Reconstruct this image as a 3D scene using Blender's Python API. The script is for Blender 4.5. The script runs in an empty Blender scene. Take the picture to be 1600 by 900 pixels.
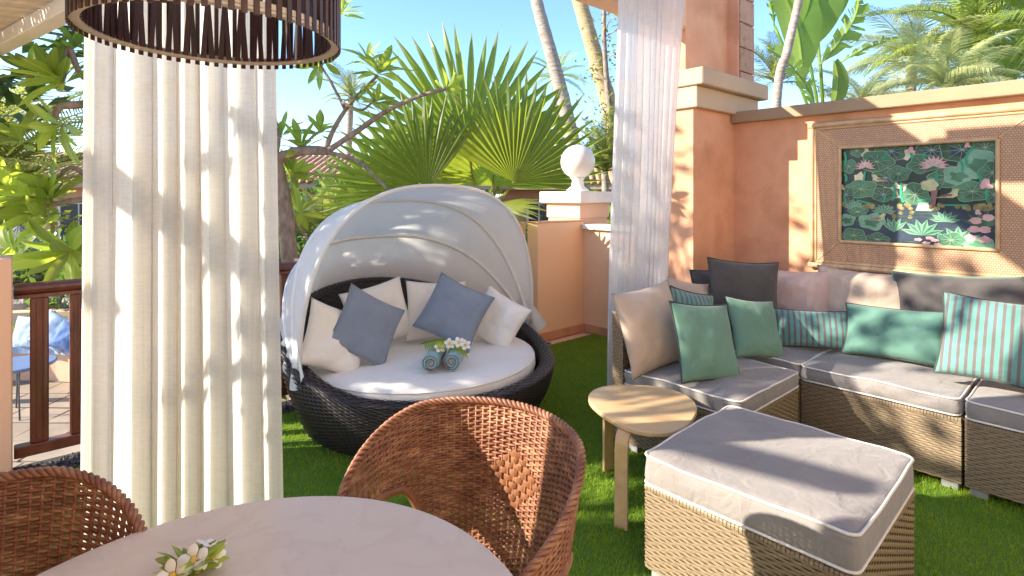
import bpy, math, random
import numpy as np
from mathutils import Vector, Matrix, noise as mnoise
R = math.radians
PI = math.pi
rnd = random.Random(7)
scene = bpy.context.scene
col = scene.collection

# ------------------------------------------------------------------ camera
EYE = 1.5
FPX = 865.0            # focal length in pixels of the 1600 px wide photograph
cam_data = bpy.data.cameras.new('camera')
cam_data.sensor_width = 36.0
cam_data.lens = 36.0 * FPX / 1600.0
cam_data.shift_y = -(450.0 - 304.0) / 1600.0
cam_data.clip_start = 0.05
cam_data.clip_end = 2000
cam = bpy.data.objects.new('camera', cam_data)
cam.location = (0, 0, EYE)
cam.rotation_euler = (R(90), 0, 0)
col.objects.link(cam)
scene.camera = cam

# ------------------------------------------------------------------ light
SUN_DIR = Vector((-0.99, -0.13, 0)).normalized()      # horizontal direction towards the sun
SUN_ELEV = R(26)
world = bpy.data.worlds.new("World")
scene.world = world
world.use_nodes = True
nt = world.node_tree
nt.nodes.clear()
wo = nt.nodes.new('ShaderNodeOutputWorld')
bg = nt.nodes.new('ShaderNodeBackground')
sky = nt.nodes.new('ShaderNodeTexSky')
sky.sky_type = 'NISHITA'
sky.sun_disc = False
sky.sun_elevation = SUN_ELEV
sky.sun_rotation = math.atan2(SUN_DIR.x, SUN_DIR.y)
sky.air_density = 1.0
sky.dust_density = 0.3
sky.ozone_density = 5.0
bg.inputs['Strength'].default_value = 0.08
nt.links.new(sky.outputs[0], bg.inputs[0])
nt.links.new(bg.outputs[0], wo.inputs[0])
sun_data = bpy.data.lights.new('sun', 'SUN')
sun_data.energy = 2.5
sun_data.angle = R(0.6)
sun_data.color = (1.0, 0.90, 0.74)
sun = bpy.data.objects.new('sun', sun_data)
sd = Vector((SUN_DIR.x * math.cos(SUN_ELEV), SUN_DIR.y * math.cos(SUN_ELEV), math.sin(SUN_ELEV)))
sun.rotation_euler = sd.to_track_quat('Z', 'Y').to_euler()
sun.location = (-20, 5, 20)
col.objects.link(sun)
scene.view_settings.view_transform = 'Standard'
scene.view_settings.look = 'None'
scene.view_settings.exposure = 2.38
scene.view_settings.gamma = 1.0
scene.cycles.max_bounces = 8
scene.cycles.diffuse_bounces = 5
scene.cycles.transparent_max_bounces = 12

# ------------------------------------------------------------------ helpers
RZ = math.atan2(0.667, 0.745)        # heading of the room: local x runs along v, local y along u
AX_B = Vector((0.745, 0.667, 0)).normalized()
AX_A = Vector((-0.667, 0.745, 0)).normalized()

def room(v, u, z=0.0):
    p = AX_B * v + AX_A * u
    return Vector((p.x, p.y, z))

def at(px, py, Y):
    """a point of the place seen at photograph pixel px, py and Y metres ahead"""
    return Vector(((px - 800.0) / FPX * Y, Y, EYE - (py - 304.0) / FPX * Y))

class MB:
    def __init__(self):
        self.v = []; self.f = []
    def add(self, vs, fs):
        o = len(self.v)
        self.v.extend([tuple(map(float, q)) for q in vs])
        self.f.extend([tuple(int(i) + o for i in f) for f in fs])
        return self
    def box(self, x0, x1, y0, y1, z0, z1, M=None):
        vs = [Vector((x, y, z)) for z in (z0, z1) for y in (y0, y1) for x in (x0, x1)]
        if M is not None: vs = [M @ q for q in vs]
        return self.add(vs, [(0, 2, 3, 1), (4, 5, 7, 6), (0, 1, 5, 4), (2, 6, 7, 3), (0, 4, 6, 2), (1, 3, 7, 5)])
    def bbox(self, x0, x1, y0, y1, z0, z1, c=0.004, M=None):
        """box with chamfered edges"""
        vs = []; fs = []
        X = (x0, x1); Y = (y0, y1); Z = (z0, z1)
        idx = {}
        for i in (0, 1):
            for j in (0, 1):
                for k in (0, 1):
                    sx, sy, sz = (1 if i == 0 else -1), (1 if j == 0 else -1), (1 if k == 0 else -1)
                    for ax in range(3):
                        p = [X[i] + sx * c, Y[j] + sy * c, Z[k] + sz * c]
                        p[ax] = (X[i], Y[j], Z[k])[ax]
                        idx[(i, j, k, ax)] = len(vs); vs.append(Vector(p))
        for ax in range(3):
            o1, o2 = [a for a in range(3) if a != ax]
            for s in (0, 1):
                ring = []
                for (p, q) in ((0, 0), (1, 0), (1, 1), (0, 1)):
                    key = [0, 0, 0]; key[ax] = s; key[o1] = p; key[o2] = q
                    ring.append(idx[(key[0], key[1], key[2], ax)])
                flip = (s == 0) != (ax == 1)
                fs.append(tuple(ring[::-1]) if flip else tuple(ring))
        for ax in range(3):            # edges parallel to ax
            o1, o2 = [a for a in range(3) if a != ax]
            for p in (0, 1):
                for q in (0, 1):
                    k0 = [0, 0, 0]; k0[o1] = p; k0[o2] = q; k0[ax] = 0
                    k1 = list(k0); k1[ax] = 1
                    fs.append((idx[(*k0, o1)], idx[(*k1, o1)], idx[(*k1, o2)], idx[(*k0, o2)]))
        for i in (0, 1):
            for j in (0, 1):
                for k in (0, 1):
                    fs.append((idx[(i, j, k, 0)], idx[(i, j, k, 1)], idx[(i, j, k, 2)]))
        if M is not None: vs = [M @ q for q in vs]
        return self.add(vs, fs)
    def tube(self, pts, rad, n=8, cap=True, closed=False, flat=1.0):
        pts = [Vector(p) for p in pts]
        m = len(pts)
        if not hasattr(rad, '__len__'): rad = [rad] * m
        up = None; rings = []
        for i in range(m):
            if closed: t = pts[(i + 1) % m] - pts[i - 1]
            else: t = pts[min(i + 1, m - 1)] - pts[max(i - 1, 0)]
            if t.length < 1e-9: t = Vector((0, 0, 1))
            t.normalize()
            if up is None:
                up = Vector((0, 0, 1)) if abs(t.z) < 0.9 else Vector((1, 0, 0))
            s = t.cross(up)
            if s.length < 1e-6: s = t.cross(Vector((0, 1, 0)))
            s.normalize(); up = s.cross(t).normalized()
            rings.append([pts[i] + (s * math.cos(2 * PI * k / n) + up * flat * math.sin(2 * PI * k / n)) * rad[i] for k in range(n)])
        vs = [q for r_ in rings for q in r_]
        fs = []
        for i in range(m if closed else m - 1):
            j = (i + 1) % m
            for k in range(n):
                k2 = (k + 1) % n
                fs.append((i * n + k, i * n + k2, j * n + k2, j * n + k))
        if cap and not closed:
            fs.append(tuple(range(n))[::-1]); fs.append(tuple((m - 1) * n + k for k in range(n)))
        return self.add(vs, fs)
    def grid(self, fn, nu, nv, closed_u=False):
        vs = [fn(i / nu, j / nv) for j in range(nv + 1) for i in range(nu + (0 if closed_u else 1))]
        w = nu if closed_u else nu + 1
        fs = []
        for j in range(nv):
            for i in range(nu):
                i2 = (i + 1) % w if closed_u else i + 1
                fs.append((j * w + i, j * w + i2, (j + 1) * w + i2, (j + 1) * w + i))
        return self.add(vs, fs)
    def lathe(self, prof, n=32, M=None):
        vs = []; fs = []
        for (r_, z) in prof:
            for k in range(n):
                p = Vector((r_ * math.cos(2 * PI * k / n), r_ * math.sin(2 * PI * k / n), z))
                vs.append(M @ p if M is not None else p)
        for i in range(len(prof) - 1):
            for k in range(n):
                k2 = (k + 1) % n
                fs.append((i * n + k, i * n + k2, (i + 1) * n + k2, (i + 1) * n + k))
        fs.append(tuple(range(n))[::-1]); fs.append(tuple((len(prof) - 1) * n + k for k in range(n)))
        return self.add(vs, fs)
    def prism(self, poly, z0, z1, M=None):
        n = len(poly)
        vs = [Vector((p[0], p[1], z0)) for p in poly] + [Vector((p[0], p[1], z1)) for p in poly]
        if M is not None: vs = [M @ q for q in vs]
        fs = [tuple(range(n))[::-1], tuple(range(n, 2 * n))] + [(i, (i + 1) % n, n + (i + 1) % n, n + i) for i in range(n)]
        return self.add(vs, fs)
    def mesh(self, name, mat, smooth=False):
        me = bpy.data.meshes.new(name)
        me.from_pydata(self.v, [], self.f)
        me.update()
        if mat is not None: me.materials.append(mat)
        if smooth: me.polygons.foreach_set('use_smooth', [True] * len(me.polygons))
        return me
    def build(self, name, mat, parent=None, smooth=False, loc=None, rz=0.0, kind=None, auto=None):
        me = self.mesh(name, mat, smooth)
        o = bpy.data.objects.new(name, me)
        col.objects.link(o)
        if parent is not None: o.parent = parent
        if loc is not None: o.location = loc
        if rz: o.rotation_euler = (0, 0, rz)
        if kind: o['kind'] = kind
        return o

def inst(me, name, parent=None, M=None):
    o = bpy.data.objects.new(name, me)
    col.objects.link(o)
    if parent is not None: o.parent = parent
    if M is not None: o.matrix_local = M
    return o

def tag(o, label, cat, group=None):
    o['label'] = label; o['category'] = cat
    if group: o['group'] = group
    return o

def thing(name, label, cat, loc=(0, 0, 0), rz=0.0, group=None):
    o = bpy.data.objects.new(name, None)
    o.empty_display_size = 0.1
    col.objects.link(o)
    o.location = loc; o.rotation_euler = (0, 0, rz)
    return tag(o, label, cat, group)

def copy_tree(root, loc, rz, label, group=None):
    r_ = root.copy(); col.objects.link(r_)
    r_.location = loc; r_.rotation_euler = (0, 0, rz)
    r_['label'] = label
    if group: r_['group'] = group
    for ch in list(root.children):
        c = ch.copy(); col.objects.link(c); c.parent = r_
        for g in list(ch.children):
            d = g.copy(); col.objects.link(d); d.parent = c
    return r_

def frame_m(origin, x, y, z):
    M = Matrix.Identity(4)
    for i, a_ in enumerate((x, y, z)):
        for k in range(3): M[k][i] = a_[k]
    for k in range(3): M[k][3] = origin[k]
    return M

def aim(origin, direction, up=(0, 0, 1), roll=0.0, s=1.0):
    """matrix whose local y points along direction and local z near up"""
    y = Vector(direction).normalized()
    x = y.cross(Vector(up))
    if x.length < 1e-4: x = y.cross(Vector((1, 0, 0.01)))
    x.normalize(); z = x.cross(y)
    M = frame_m(origin, x * s, y * s, z * s)
    return M @ Matrix.Rotation(roll, 4, 'Y')

# ------------------------------------------------------------------ materials
def new_mat(name):
    m = bpy.data.materials.new(name); m.use_nodes = True
    nt = m.node_tree
    b = nt.nodes['Principled BSDF']
    return m, nt, b

def nd(nt, t, **kw):
    n = nt.nodes.new(t)
    for k, v in kw.items():
        if k in n.inputs: n.inputs[k].default_value = v
        else: setattr(n, k, v)
    return n

def ramp(nt, fac, stops, interp='LINEAR'):
    r_ = nt.nodes.new('ShaderNodeValToRGB')
    r_.color_ramp.interpolation = interp
    cr = r_.color_ramp
    while len(cr.elements) < len(stops): cr.elements.new(0.5)
    for e, (p, c) in zip(cr.elements, stops):
        e.position = p; e.color = (*c, 1)
    nt.links.new(fac, r_.inputs[0])
    return r_.outputs[0]

def coords(nt, scale=(1, 1, 1), kind='Object'):
    tc = nt.nodes.new('ShaderNodeTexCoord')
    mp = nt.nodes.new('ShaderNodeMapping')
    mp.inputs['Scale'].default_value = scale
    nt.links.new(tc.outputs[kind], mp.inputs[0])
    return mp.outputs[0]

def noisy(name, c1, c2, scale=5.0, stretch=(1, 1, 1), rough=0.6, bump=0.0, bscale=None, dist=0.01, detail=5.0, spec=0.5, rnd_obj=0.0, c3=None, coat=0.0, metal=0.0):
    m, nt, b = new_mat(name)
    co = coords(nt, stretch)
    n = nd(nt, 'ShaderNodeTexNoise', Scale=scale, Detail=detail)
    nt.links.new(co, n.inputs['Vector'])
    stops = [(0.32, c1), (0.68, c2)] if c3 is None else [(0.3, c1), (0.5, c2), (0.7, c3)]
    c = ramp(nt, n.outputs[0], stops)
    if rnd_obj > 0:
        oi = nt.nodes.new('ShaderNodeObjectInfo')
        hs = nt.nodes.new('ShaderNodeHueSaturation')
        mr = nd(nt, 'ShaderNodeMapRange')
        mr.inputs['To Min'].default_value = 1 - rnd_obj; mr.inputs['To Max'].default_value = 1 + rnd_obj
        nt.links.new(oi.outputs['Random'], mr.inputs[0])
        nt.links.new(mr.outputs[0], hs.inputs['Value'])
        nt.links.new(c, hs.inputs['Color'])
        c = hs.outputs[0]
    nt.links.new(c, b.inputs['Base Color'])
    b.inputs['Roughness'].default_value = rough
    b.inputs['Specular IOR Level'].default_value = spec
    b.inputs['Metallic'].default_value = metal
    b.inputs['Coat Weight'].default_value = coat
    if bump > 0:
        n2 = nd(nt, 'ShaderNodeTexNoise', Scale=bscale or scale * 6, Detail=4.0)
        nt.links.new(co, n2.inputs['Vector'])
        bp = nd(nt, 'ShaderNodeBump', Strength=bump, Distance=dist)
        nt.links.new(n2.outputs[0], bp.inputs['Height'])
        nt.links.new(bp.outputs[0], b.inputs['Normal'])
    return m

def fabric(name, c1, c2, weave=900.0, rough=0.85, bump=0.35, wr=0.5, transl=0.0, sheen=0.2):
    m, nt, b = new_mat(name)
    co = coords(nt)
    n = nd(nt, 'ShaderNodeTexNoise', Scale=6.0, Detail=6.0)
    nt.links.new(co, n.inputs['Vector'])
    c = ramp(nt, n.outputs[0], [(0.3, c1), (0.7, c2)])
    nt.links.new(c, b.inputs['Base Color'])
    b.inputs['Roughness'].default_value = rough
    b.inputs['Sheen Weight'].default_value = sheen
    w1 = nd(nt, 'ShaderNodeTexWave', Scale=weave / 6.28, Distortion=1.0)
    w2 = nd(nt, 'ShaderNodeTexWave', Scale=weave / 6.28, Distortion=1.0); w2.bands_direction = 'Y'
    nt.links.new(co, w1.inputs['Vector']); nt.links.new(co, w2.inputs['Vector'])
    mx = nd(nt, 'ShaderNodeMath', operation='MAXIMUM')
    nt.links.new(w1.outputs[0 if False else 'Fac'], mx.inputs[0]); nt.links.new(w2.outputs['Fac'], mx.inputs[1])
    n2 = nd(nt, 'ShaderNodeTexNoise', Scale=14.0, Detail=4.0, Distortion=0.6)
    nt.links.new(co, n2.inputs['Vector'])
    b1 = nd(nt, 'ShaderNodeBump', Strength=bump, Distance=0.0006)
    nt.links.new(mx.outputs[0], b1.inputs['Height'])
    b2 = nd(nt, 'ShaderNodeBump', Strength=wr, Distance=0.011)
    nt.links.new(n2.outputs[0], b2.inputs['Height'])
    nt.links.new(b1.outputs[0], b2.inputs['Normal'])
    nt.links.new(b2.outputs[0], b.inputs['Normal'])
    if transl > 0:
        tr = nt.nodes.new('ShaderNodeBsdfTranslucent')
        nt.links.new(c, tr.inputs[0])
        ms = nd(nt, 'ShaderNodeMixShader'); ms.inputs[0].default_value = transl
        nt.links.new(b.outputs[0], ms.inputs[1]); nt.links.new(tr.outputs[0], ms.inputs[2])
        nt.links.new(ms.outputs[0], nt.nodes['Material Output'].inputs[0])
    return m

def leafy(name, c1, c2, tcol, transl=0.45, scale=8.0, rough=0.42, rnd_v=0.18, stretch=(1, 1, 1), midrib=0.0, tips=False):
    m, nt, b = new_mat(name)
    co = coords(nt, stretch)
    n = nd(nt, 'ShaderNodeTexNoise', Scale=scale, Detail=3.0)
    nt.links.new(co, n.inputs['Vector'])
    c = ramp(nt, n.outputs[0], [(0.3, c1), (0.7, c2)])
    tint = None
    if midrib > 0 or tips:
        tc2 = nt.nodes.new('ShaderNodeTexCoord')
        if midrib > 0:      # pale vein along the local y axis
            sp = nt.nodes.new('ShaderNodeSeparateXYZ'); nt.links.new(tc2.outputs['Object'], sp.inputs[0])
            ab = nd(nt, 'ShaderNodeMath', operation='ABSOLUTE'); nt.links.new(sp.outputs[0], ab.inputs[0])
            dv = nd(nt, 'ShaderNodeMath', operation='DIVIDE'); dv.inputs[1].default_value = midrib; nt.links.new(ab.outputs[0], dv.inputs[0])
            fac = ramp(nt, dv.outputs[0], [(0.10, (1, 1, 1)), (0.2, (0, 0, 0))]); tcolr = (0.36, 0.42, 0.14, 1)
        else:               # dry brown ends of a fan blade
            ln = nd(nt, 'ShaderNodeVectorMath', operation='LENGTH'); nt.links.new(tc2.outputs['Object'], ln.inputs[0])
            n3 = nd(nt, 'ShaderNodeTexNoise', Scale=5.0); nt.links.new(tc2.outputs['Object'], n3.inputs['Vector'])
            ad = nd(nt, 'ShaderNodeMath', operation='MULTIPLY_ADD'); ad.inputs[1].default_value = 0.35; nt.links.new(n3.outputs[0], ad.inputs[0]); nt.links.new(ln.outputs['Value'], ad.inputs[2])
            fac = ramp(nt, ad.outputs[0], [(0.98, (0, 0, 0)), (1.0, (0.75, 0.75, 0.75))]); tcolr = (0.30, 0.24, 0.12, 1)
            ad.inputs[1].default_value = 0.30
            sb = nd(nt, 'ShaderNodeMath', operation='SUBTRACT'); sb.inputs[1].default_value = 0.09; nt.links.new(ad.outputs[0], sb.inputs[0])
            fac = ramp(nt, sb.outputs[0], [(0.90, (0, 0, 0)), (0.98, (0.7, 0.7, 0.7))])
        mxr = nt.nodes.new('ShaderNodeMixRGB'); mxr.inputs[2].default_value = tcolr
        nt.links.new(fac, mxr.inputs[0]); nt.links.new(c, mxr.inputs[1]); c = mxr.outputs[0]
    oi = nt.nodes.new('ShaderNodeObjectInfo')
    hs = nt.nodes.new('ShaderNodeHueSaturation')
    mr = nd(nt, 'ShaderNodeMapRange'); mr.inputs['To Min'].default_value = 1 - rnd_v; mr.inputs['To Max'].default_value = 1 + rnd_v
    nt.links.new(oi.outputs['Random'], mr.inputs[0]); nt.links.new(mr.outputs[0], hs.inputs['Value'])
    nt.links.new(c, hs.inputs['Color'])
    nt.links.new(hs.outputs[0], b.inputs['Base Color'])
    b.inputs['Roughness'].default_value = rough
    tr = nt.nodes.new('ShaderNodeBsdfTranslucent')
    hs2 = nt.nodes.new('ShaderNodeHueSaturation'); hs2.inputs['Color'].default_value = (*tcol, 1)
    nt.links.new(mr.outputs[0], hs2.inputs['Value'])
    nt.links.new(hs2.outputs[0], tr.inputs[0])
    ms = nd(nt, 'ShaderNodeMixShader'); ms.inputs[0].default_value = transl
    nt.links.new(b.outputs[0], ms.inputs[1]); nt.links.new(tr.outputs[0], ms.inputs[2])
    nt.links.new(ms.outputs[0], nt.nodes['Material Output'].inputs[0])
    return m

def stripes(name, ca, cb, period=0.042, frac=0.5, cc=None):
    m = fabric(name, ca, ca, wr=0.35)
    nt = m.node_tree; b = nt.nodes['Principled BSDF']
    tc = nt.nodes.new('ShaderNodeTexCoord'); sp = nt.nodes.new('ShaderNodeSeparateXYZ')
    nt.links.new(tc.outputs['Object'], sp.inputs[0])
    dv = nd(nt, 'ShaderNodeMath', operation='DIVIDE'); dv.inputs[1].default_value = period
    nt.links.new(sp.outputs[0], dv.inputs[0])
    fr = nd(nt, 'ShaderNodeMath', operation='FRACT'); nt.links.new(dv.outputs[0], fr.inputs[0])
    c = ramp(nt, fr.outputs[0], [(0.0, ca), (frac, cb)], 'CONSTANT')
    nt.links.new(c, b.inputs['Base Color'])
    return m

M = {}
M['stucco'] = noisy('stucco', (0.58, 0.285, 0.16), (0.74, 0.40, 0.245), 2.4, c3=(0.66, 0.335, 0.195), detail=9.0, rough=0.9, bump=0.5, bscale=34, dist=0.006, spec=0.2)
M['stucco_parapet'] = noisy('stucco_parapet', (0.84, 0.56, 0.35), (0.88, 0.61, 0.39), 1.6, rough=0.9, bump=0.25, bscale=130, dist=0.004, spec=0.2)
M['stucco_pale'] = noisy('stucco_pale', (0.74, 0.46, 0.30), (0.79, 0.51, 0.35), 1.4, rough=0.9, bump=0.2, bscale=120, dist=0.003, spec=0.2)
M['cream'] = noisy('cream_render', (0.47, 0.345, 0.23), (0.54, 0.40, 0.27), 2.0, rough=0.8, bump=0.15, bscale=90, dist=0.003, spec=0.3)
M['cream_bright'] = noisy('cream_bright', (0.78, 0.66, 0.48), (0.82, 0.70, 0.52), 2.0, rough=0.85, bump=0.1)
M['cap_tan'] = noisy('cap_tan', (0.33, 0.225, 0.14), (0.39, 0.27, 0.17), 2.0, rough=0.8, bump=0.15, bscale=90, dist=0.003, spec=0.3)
M['terracotta'] = noisy('terracotta', (0.55, 0.27, 0.14), (0.66, 0.36, 0.21), 5.0, rough=0.6, bump=0.2, dist=0.002)
M['white_plaster'] = noisy('white_plaster', (0.70, 0.66, 0.60), (0.80, 0.76, 0.70), 4.0, rough=0.7, bump=0.2, bscale=60, dist=0.003)
M['travertine'] = noisy('travertine', (0.36, 0.20, 0.13), (0.47, 0.29, 0.20), 12, rough=0.85, bump=0.8, bscale=45, dist=0.01, c3=(0.42, 0.24, 0.16), rnd_obj=0.08)
M['globe'] = noisy('opal_globe', (0.68, 0.64, 0.57), (0.74, 0.70, 0.63), 3.0, rough=0.35)
M['mahogany'] = noisy('mahogany', (0.09, 0.024, 0.014), (0.20, 0.058, 0.034), 6.0, stretch=(2, 2, 0.5), rough=0.35, bump=0.2, bscale=60, dist=0.001, coat=0.3)
M['dark_rattan'] = noisy('dark_rattan', (0.012, 0.009, 0.010), (0.042, 0.028, 0.026), 60, stretch=(1, 1, 2.5), rough=0.42, bump=0.2, bscale=400, dist=0.0006)
M['dark_backing'] = noisy('dark_backing', (0.006, 0.005, 0.005), (0.012, 0.010, 0.010), 30, rough=0.8)
M['grey_rattan'] = noisy('grey_rattan', (0.13, 0.088, 0.052), (0.265, 0.195, 0.12), 55, stretch=(1, 1, 3), rough=0.5, bump=0.2, bscale=300, dist=0.0006, c3=(0.21, 0.15, 0.09))
M['rattan_backing'] = noisy('rattan_backing', (0.05, 0.032, 0.018), (0.08, 0.052, 0.03), 30, rough=0.8)
M['brown_rattan'] = noisy('brown_rattan', (0.17, 0.060, 0.030), (0.26, 0.105, 0.055), 18, stretch=(1, 1, 2.5), rough=0.48, bump=0.3, bscale=350, dist=0.0008, c3=(0.42, 0.22, 0.115))
M['flat_cane'] = noisy('flat_cane', (0.20, 0.078, 0.036), (0.30, 0.13, 0.062), 25, rough=0.35)
M['linen_white'] = fabric('linen_white', (0.80, 0.76, 0.70), (0.85, 0.81, 0.75), wr=0.5)
M['canvas_white'] = fabric('canvas_white', (0.84, 0.83, 0.81), (0.87, 0.86, 0.84), transl=0.36, wr=0.4)
M['blue_grey'] = fabric('blue_grey', (0.185, 0.225, 0.30), (0.225, 0.27, 0.35))
M['taupe'] = fabric('taupe', (0.23, 0.207, 0.197), (0.27, 0.243, 0.23), wr=0.9)
M['charcoal'] = fabric('charcoal', (0.062, 0.054, 0.053), (0.085, 0.074, 0.072))
M['beige'] = fabric('beige', (0.47, 0.35, 0.27), (0.54, 0.42, 0.33))
M['rose_beige'] = fabric('rose_beige', (0.52, 0.35, 0.31), (0.58, 0.41, 0.36))
M['teal'] = fabric('teal', (0.085, 0.195, 0.155), (0.105, 0.235, 0.185))
M['sage'] = fabric('sage', (0.12, 0.235, 0.17), (0.145, 0.275, 0.20))
M['teal_stripe'] = stripes('teal_stripe', (0.12, 0.285, 0.26), (0.14, 0.12, 0.118), 0.034, 0.60)
M['piping_pale'] = noisy('piping_pale', (0.66, 0.62, 0.58), (0.74, 0.70, 0.66), 20, rough=0.7)
M['piping_dark'] = noisy('piping_dark', (0.03, 0.045, 0.04), (0.05, 0.07, 0.06), 20, rough=0.7)
M['steel_grey'] = noisy('plastic_grey', (0.25, 0.25, 0.25), (0.32, 0.32, 0.32), 20, rough=0.5)
M['hood_pole'] = noisy('hood_pole', (0.72, 0.71, 0.69), (0.77, 0.76, 0.74), 10, rough=0.5)
M['lamp_wood'] = noisy('lamp_wood', (0.030, 0.010, 0.008), (0.075, 0.026, 0.018), 30, stretch=(1, 1, 0.2), rough=0.4, rnd_obj=0.25)
M['lamp_ring'] = noisy('lamp_ring', (0.52, 0.44, 0.36), (0.60, 0.52, 0.43), 20, rough=0.5)
M['bamboo'] = noisy('bamboo', (0.46, 0.29, 0.15), (0.60, 0.41, 0.24), 9, stretch=(0.3, 1, 1), rough=0.4, bump=0.15, bscale=60, dist=0.001)
M['roof_white'] = noisy('roof_white', (0.70, 0.66, 0.58), (0.76, 0.72, 0.65), 3, rough=0.8)
M['cane_slat'] = noisy('cane_slat', (0.52, 0.43, 0.30), (0.66, 0.56, 0.41), 14, rough=0.6, rnd_obj=0.12)
M['gravel'] = noisy('gravel', (0.035, 0.033, 0.038), (0.13, 0.12, 0.12), 40, rough=0.8, bump=0.4, dist=0.004)
M['soil'] = noisy('soil', (0.02, 0.018, 0.017), (0.05, 0.042, 0.036), 20, rough=0.95)
M['paver'] = noisy('paver', (0.27, 0.215, 0.16), (0.38, 0.30, 0.235), 3, rough=0.7, bump=0.3, bscale=40, dist=0.004, rnd_obj=0.12)
M['grout'] = noisy('grout', (0.20, 0.16, 0.12), (0.26, 0.21, 0.16), 10, rough=0.9)
M['rock'] = noisy('rock', (0.16, 0.14, 0.12), (0.34, 0.30, 0.26), 4, rough=0.9, bump=0.8, bscale=14, dist=0.03, rnd_obj=0.15)
M['sky_blue_cloth'] = fabric('sky_blue_cloth', (0.30, 0.42, 0.62), (0.38, 0.50, 0.70))
M['royal_blue'] = fabric('royal_blue', (0.06, 0.14, 0.36), (0.09, 0.19, 0.44))
M['blue_paint'] = noisy('blue_paint', (0.12, 0.18, 0.34), (0.16, 0.22, 0.40), 5, rough=0.4)
M['metal_grey'] = noisy('metal_grey', (0.10, 0.11, 0.14), (0.15, 0.16, 0.19), 10, rough=0.35, metal=0.6)
M['thatch'] = noisy('thatch', (0.22, 0.18, 0.15), (0.42, 0.37, 0.31), 30, stretch=(1, 1, 0.3), rough=0.9, bump=0.9, bscale=60, dist=0.03)
M['roof_tile'] = noisy('roof_tile', (0.38, 0.20, 0.12), (0.55, 0.33, 0.20), 6, rough=0.8)
M['peach_wall'] = noisy('peach_wall', (0.55, 0.27, 0.18), (0.64, 0.34, 0.23), 1.0, rough=0.9, bump=0.1)
M['glass_dark'] = noisy('window_glass', (0.03, 0.04, 0.05), (0.06, 0.07, 0.09), 2, rough=0.08)
M['white_paint'] = noisy('white_paint', (0.72, 0.71, 0.70), (0.78, 0.77, 0.75), 3, rough=0.5)
M['bark'] = noisy('bark', (0.17, 0.125, 0.095), (0.34, 0.27, 0.22), 22, stretch=(1, 1, 0.6), rough=0.9, bump=0.7, bscale=50, dist=0.01)
M['palm_bark'] = noisy('palm_bark', (0.26, 0.20, 0.16), (0.50, 0.42, 0.36), 5, stretch=(1, 1, 8), rough=0.9, bump=0.9, bscale=14, dist=0.02)
M['palm_bark_gold'] = noisy('palm_bark_gold', (0.36, 0.24, 0.12), (0.58, 0.44, 0.28), 5, stretch=(1, 1, 8), rough=0.9, bump=0.8, bscale=14, dist=0.02)
M['plumeria'] = leafy('plumeria_leaf', (0.10, 0.18, 0.03), (0.17, 0.27, 0.045), (0.60, 0.72, 0.08), 0.55, rnd_v=0.3, midrib=0.03, scale=11.0)
M['fan_leaf'] = leafy('fan_leaf', (0.11, 0.165, 0.022), (0.19, 0.25, 0.04), (0.52, 0.64, 0.06), 0.48, tips=True, scale=6.0, rnd_v=0.22)
M['feather_yellow'] = leafy('feather_yellow', (0.12, 0.15, 0.03), (0.20, 0.22, 0.05), (0.50, 0.52, 0.10), 0.45)
M['feather_pale'] = leafy('feather_pale', (0.30, 0.33, 0.15), (0.44, 0.46, 0.24), (0.68, 0.72, 0.30), 0.45)
M['feather_green'] = leafy('feather_green', (0.16, 0.22, 0.05), (0.27, 0.34, 0.10), (0.58, 0.70, 0.15), 0.5)
M['banana'] = leafy('banana_leaf', (0.10, 0.18, 0.04), (0.16, 0.25, 0.06), (0.50, 0.66, 0.10), 0.5, scale=2.6, stretch=(1.5, 16, 1.5), midrib=0.12)
M['shrub'] = leafy('shrub_leaf', (0.035, 0.085, 0.018), (0.08, 0.15, 0.03), (0.22, 0.36, 0.05), 0.35, rnd_v=0.3)
M['shrub_yellow'] = leafy('shrub_yellow', (0.12, 0.16, 0.03), (0.22, 0.26, 0.05), (0.50, 0.55, 0.08), 0.4, rnd_v=0.3)
M['turf'] = leafy('turf', (0.15, 0.28, 0.008), (0.32, 0.42, 0.022), (0.40, 0.58, 0.03), 0.35, scale=5, rough=0.6, rnd_v=0.0)
M['turf_base'] = noisy('turf_base', (0.08, 0.17, 0.010), (0.11, 0.23, 0.016), 40, rough=0.9, bump=0.6, bscale=300, dist=0.01)
M['garden'] = noisy('garden_ground', (0.20, 0.17, 0.10), (0.34, 0.27, 0.18), 2, rough=0.95, bump=0.5, dist=0.05)
M['petal'] = noisy('petal', (0.80, 0.76, 0.68), (0.85, 0.82, 0.76), 10, rough=0.5)
M['petal_core'] = noisy('petal_core', (0.80, 0.50, 0.06), (0.85, 0.58, 0.12), 10, rough=0.5)
M['towel_aqua'] = noisy('towel_aqua', (0.24, 0.40, 0.43), (0.36, 0.52, 0.55), 60, rough=0.95, bump=0.9, bscale=300, dist=0.004)
M['towel_taupe'] = noisy('towel_taupe', (0.20, 0.165, 0.155), (0.29, 0.24, 0.225), 60, rough=0.95, bump=0.9, bscale=300, dist=0.004)

def birch():
    m = noisy('birch', (0.62, 0.40, 0.20), (0.72, 0.50, 0.28), 3.0, stretch=(1.2, 9, 9), rough=0.35, bump=0.1, bscale=40, dist=0.0006, coat=0.2)
    return m
M['birch'] = birch()

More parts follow.
